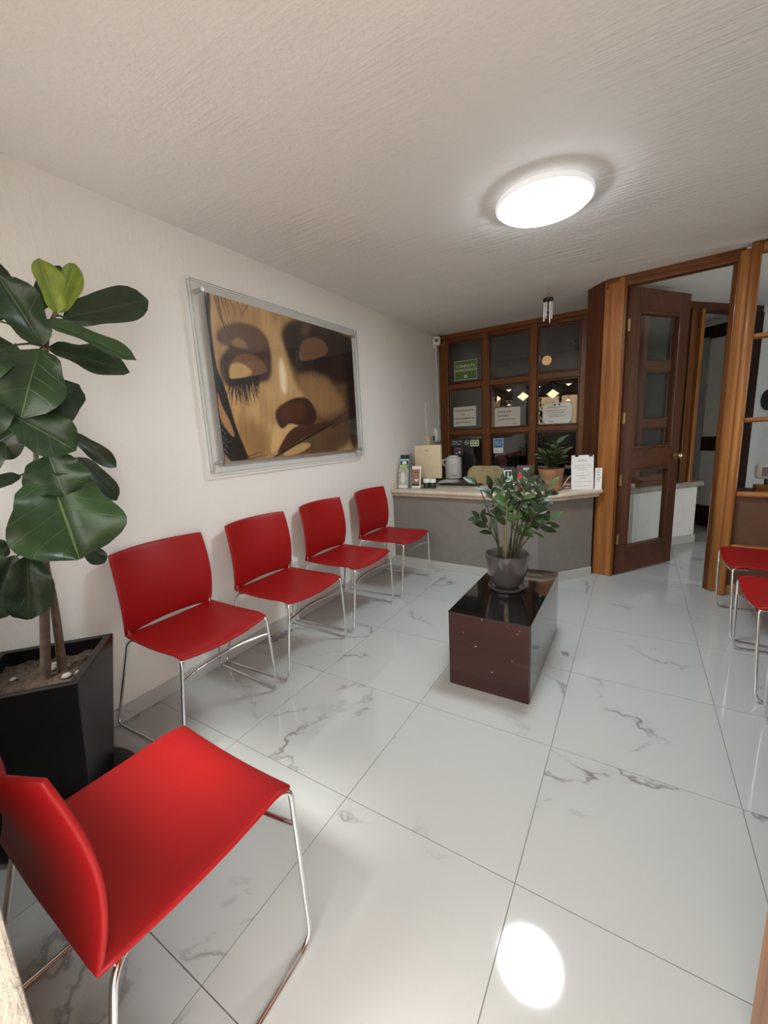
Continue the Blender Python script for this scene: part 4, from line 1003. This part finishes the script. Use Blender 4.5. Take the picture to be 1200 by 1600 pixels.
def stroke(pts,w,col,op=1.0):
    P_=[(p[0]*ASP,p[1]) for p in pts]; d=np.full(uu.shape,1e9)
    for i in range(len(P_)-1):
        (ax,ay),(bx2,by2)=P_[i],P_[i+1]; ex,ey=bx2-ax,by2-ay
        t_=np.clip(((X-ax)*ex+(Y-ay)*ey)/(ex*ex+ey*ey+1e-12),0,1); d=np.minimum(d,np.hypot(X-ax-t_*ex,Y-ay-t_*ey)+t_*w*.5*(i==len(P_)-2))
    a=np.clip((w-d)/w*1.6,0,1)*op; img[:]=img*(1-a[...,None])+np.array(col)*a[...,None]
S=srgb
paint('rightdark',S(84,58,42),.05,.92)
paint('cheekbot',S(150,106,62),.06,.7)
paint('bridge',S(196,160,112),.03,.9)
paint('bridgehi',S(246,226,192),.025,.95,.05)
paint('socketL',S(56,34,24),.02,.96)
paint('browL',S(112,78,58),.03,.8); paint('browhi',S(178,138,98),.012,.6)
paint('lidLd',S(122,84,54),.008); paint('lidLb',S(196,158,104),.008)
paint('socketR',S(46,31,24),.03,.95)
paint('patchR',S(110,86,68),.02,.7)
paint('lidR',S(114,82,58),.010)
paint('cheekR',S(158,120,80),.05,.8)
paint('nose',S(58,32,22),.010); paint('nosered',S(92,50,32),.04,.7)
paint('phil',S(208,168,116),.010)
paint('ulip',S(74,42,28),.008); paint('llip',S(196,156,106),.008)
paint('farR',S(26,20,18),.04,.9)
paint('edge',S(26,19,17),.008); paint('ear',S(176,130,86),.006)
blk=S(22,15,13)
stroke([(.066,.493),(.169,.470),(.296,.418)],.009,blk); stroke([(.515,.312),(.637,.277),(.775,.205)],.008,blk)
stroke([(.286,.999),(.396,.943),(.545,.868),(.743,.774),(.80,.742)],.011,blk)
stroke([(.737,.753),(.935,.655)],.008,S(36,24,20)); stroke([(.749,.796),(.94,.708)],.008,S(36,24,20)); stroke([(.74,.775),(.94,.68)],.004,S(40,28,22))
rl_=random.Random(3)
for k in range(60):
    t_=k/59; bx0=.070+.165*t_; by0=.492-.045*t_; ln=rl_.uniform(.08,.20)*(1-.35*abs(t_-.5)); sx=rl_.uniform(-.030,.030)-.02*(1-t_)
    stroke([(bx0,by0),(bx0+sx*.4,by0+ln*.6),(bx0+sx,by0+ln)],.0042,blk,.9)
for k in range(34):
    t_=k/33; bx0=.64+.14*t_; by0=.275-.055*t_; ln=rl_.uniform(.08,.20); sx=rl_.uniform(-.01,.05)
    stroke([(bx0,by0),(bx0+sx,by0+ln)],.004,blk,.85)
for pts in ([(.043,.012),(.061,.122),(.106,.27)],[(.061,-.004),(.068,.129),(.105,.189)],[(.153,-.027),(.177,.098)],[(.094,-.001),(.112,.117)],[(.214,.003),(.174,.078)],[(.05,.0),(.08,.2)],[(.075,.0),(.10,.16)],[(.12,.0),(.15,.1)]):
    stroke(pts,.006,S(70,45,32),.8)
stroke([(.13,.977),(.225,.951)],.006,S(60,36,24)); stroke([(.134,.994),(.244,.977)],.006,S(60,36,24))
for k in range(12):
    y_=.76+.02*k; stroke([(.004+.012*(k%2),y_),(.008+.012*(k%2),y_+.006)],.010,S(120,115,118),.8)
for k in range(10): stroke([(.03+.01*k,.86+.012*k),(.05+.01*k,1.0)],.004,S(60,50,46),.7)
img*=.92
verts=[(.040,PY0+(PY1-PY0)*u_,PZ1-(PZ1-PZ0)*v_) for u_,v_ in zip(uu.ravel(),vv.ravel())]
wv=WORLD[pic.name]
me=bpy.data.meshes.new('print'); q=np.arange((NV)*(NU)).reshape(NV,NU); r_,c_=np.divmod(np.arange(NU*NV),NU); i0=r_*(NU+1)+c_
faces=np.stack([i0,i0+NU+1,i0+NU+2,i0+1],1).tolist()
me.from_pydata([(x-wv.x,y-wv.y,z-wv.z) for x,y,z in verts],[],faces); me.update()
ca=me.color_attributes.new('print_colour','FLOAT_COLOR','POINT')
ca.data.foreach_set('color',np.concatenate([img.reshape(-1,3),np.ones((img.shape[0]*img.shape[1],1))],1).astype(np.float32).ravel())
m_,t,b=nt('face_print'); at=node(t,'ShaderNodeVertexColor'); at.layer_name='print_colour'; t.links.new(at.outputs[0],b.inputs['Base Color']); b.inputs['Roughness'].default_value=.45
obj('print',me,'face_print',pic)
MB().box(.034,.0395,PY0,PY1,PZ0,PZ1).build('backing','ink',pic)
MB().box(.046,.052,.468,1.955,1.128,2.135).build('acrylic_sheet','acrylic',pic,bevel=.0008,seg=1)
MB().box(.022,.026,.468,1.955,1.128,2.135).build('acrylic_sheet','acrylic',pic,bevel=.0008,seg=1)
for xx in ((.0458,.0522),(.0218,.0262)):
    MB().box(xx[0],xx[1],.466,.4685,1.1275,2.1355).build('acrylic_edge','acrylic_edge',pic); MB().box(xx[0],xx[1],1.9545,1.957,1.1275,2.1355).build('acrylic_edge','acrylic_edge',pic)
    MB().box(xx[0],xx[1],.4685,1.9545,2.1335,2.1355).build('acrylic_edge','acrylic_edge',pic); MB().box(xx[0],xx[1],.4685,1.9545,1.1275,1.1295).build('acrylic_edge','acrylic_edge',pic)
for y,z in ((.525,2.09),(1.90,2.085),(.525,1.185),(1.90,1.183)):
    so_=MB()
    so_.tube([(.001,y,z),(.0455,y,z)],.011,16); s_=so_.build('standoff','steel',pic,smooth=40)
    MB().tube([(.0525,y,z),(.066,y,z),(.068,y,z)],[.0125,.0125,.011],18).build('standoff_cap','steel',pic,smooth=40)
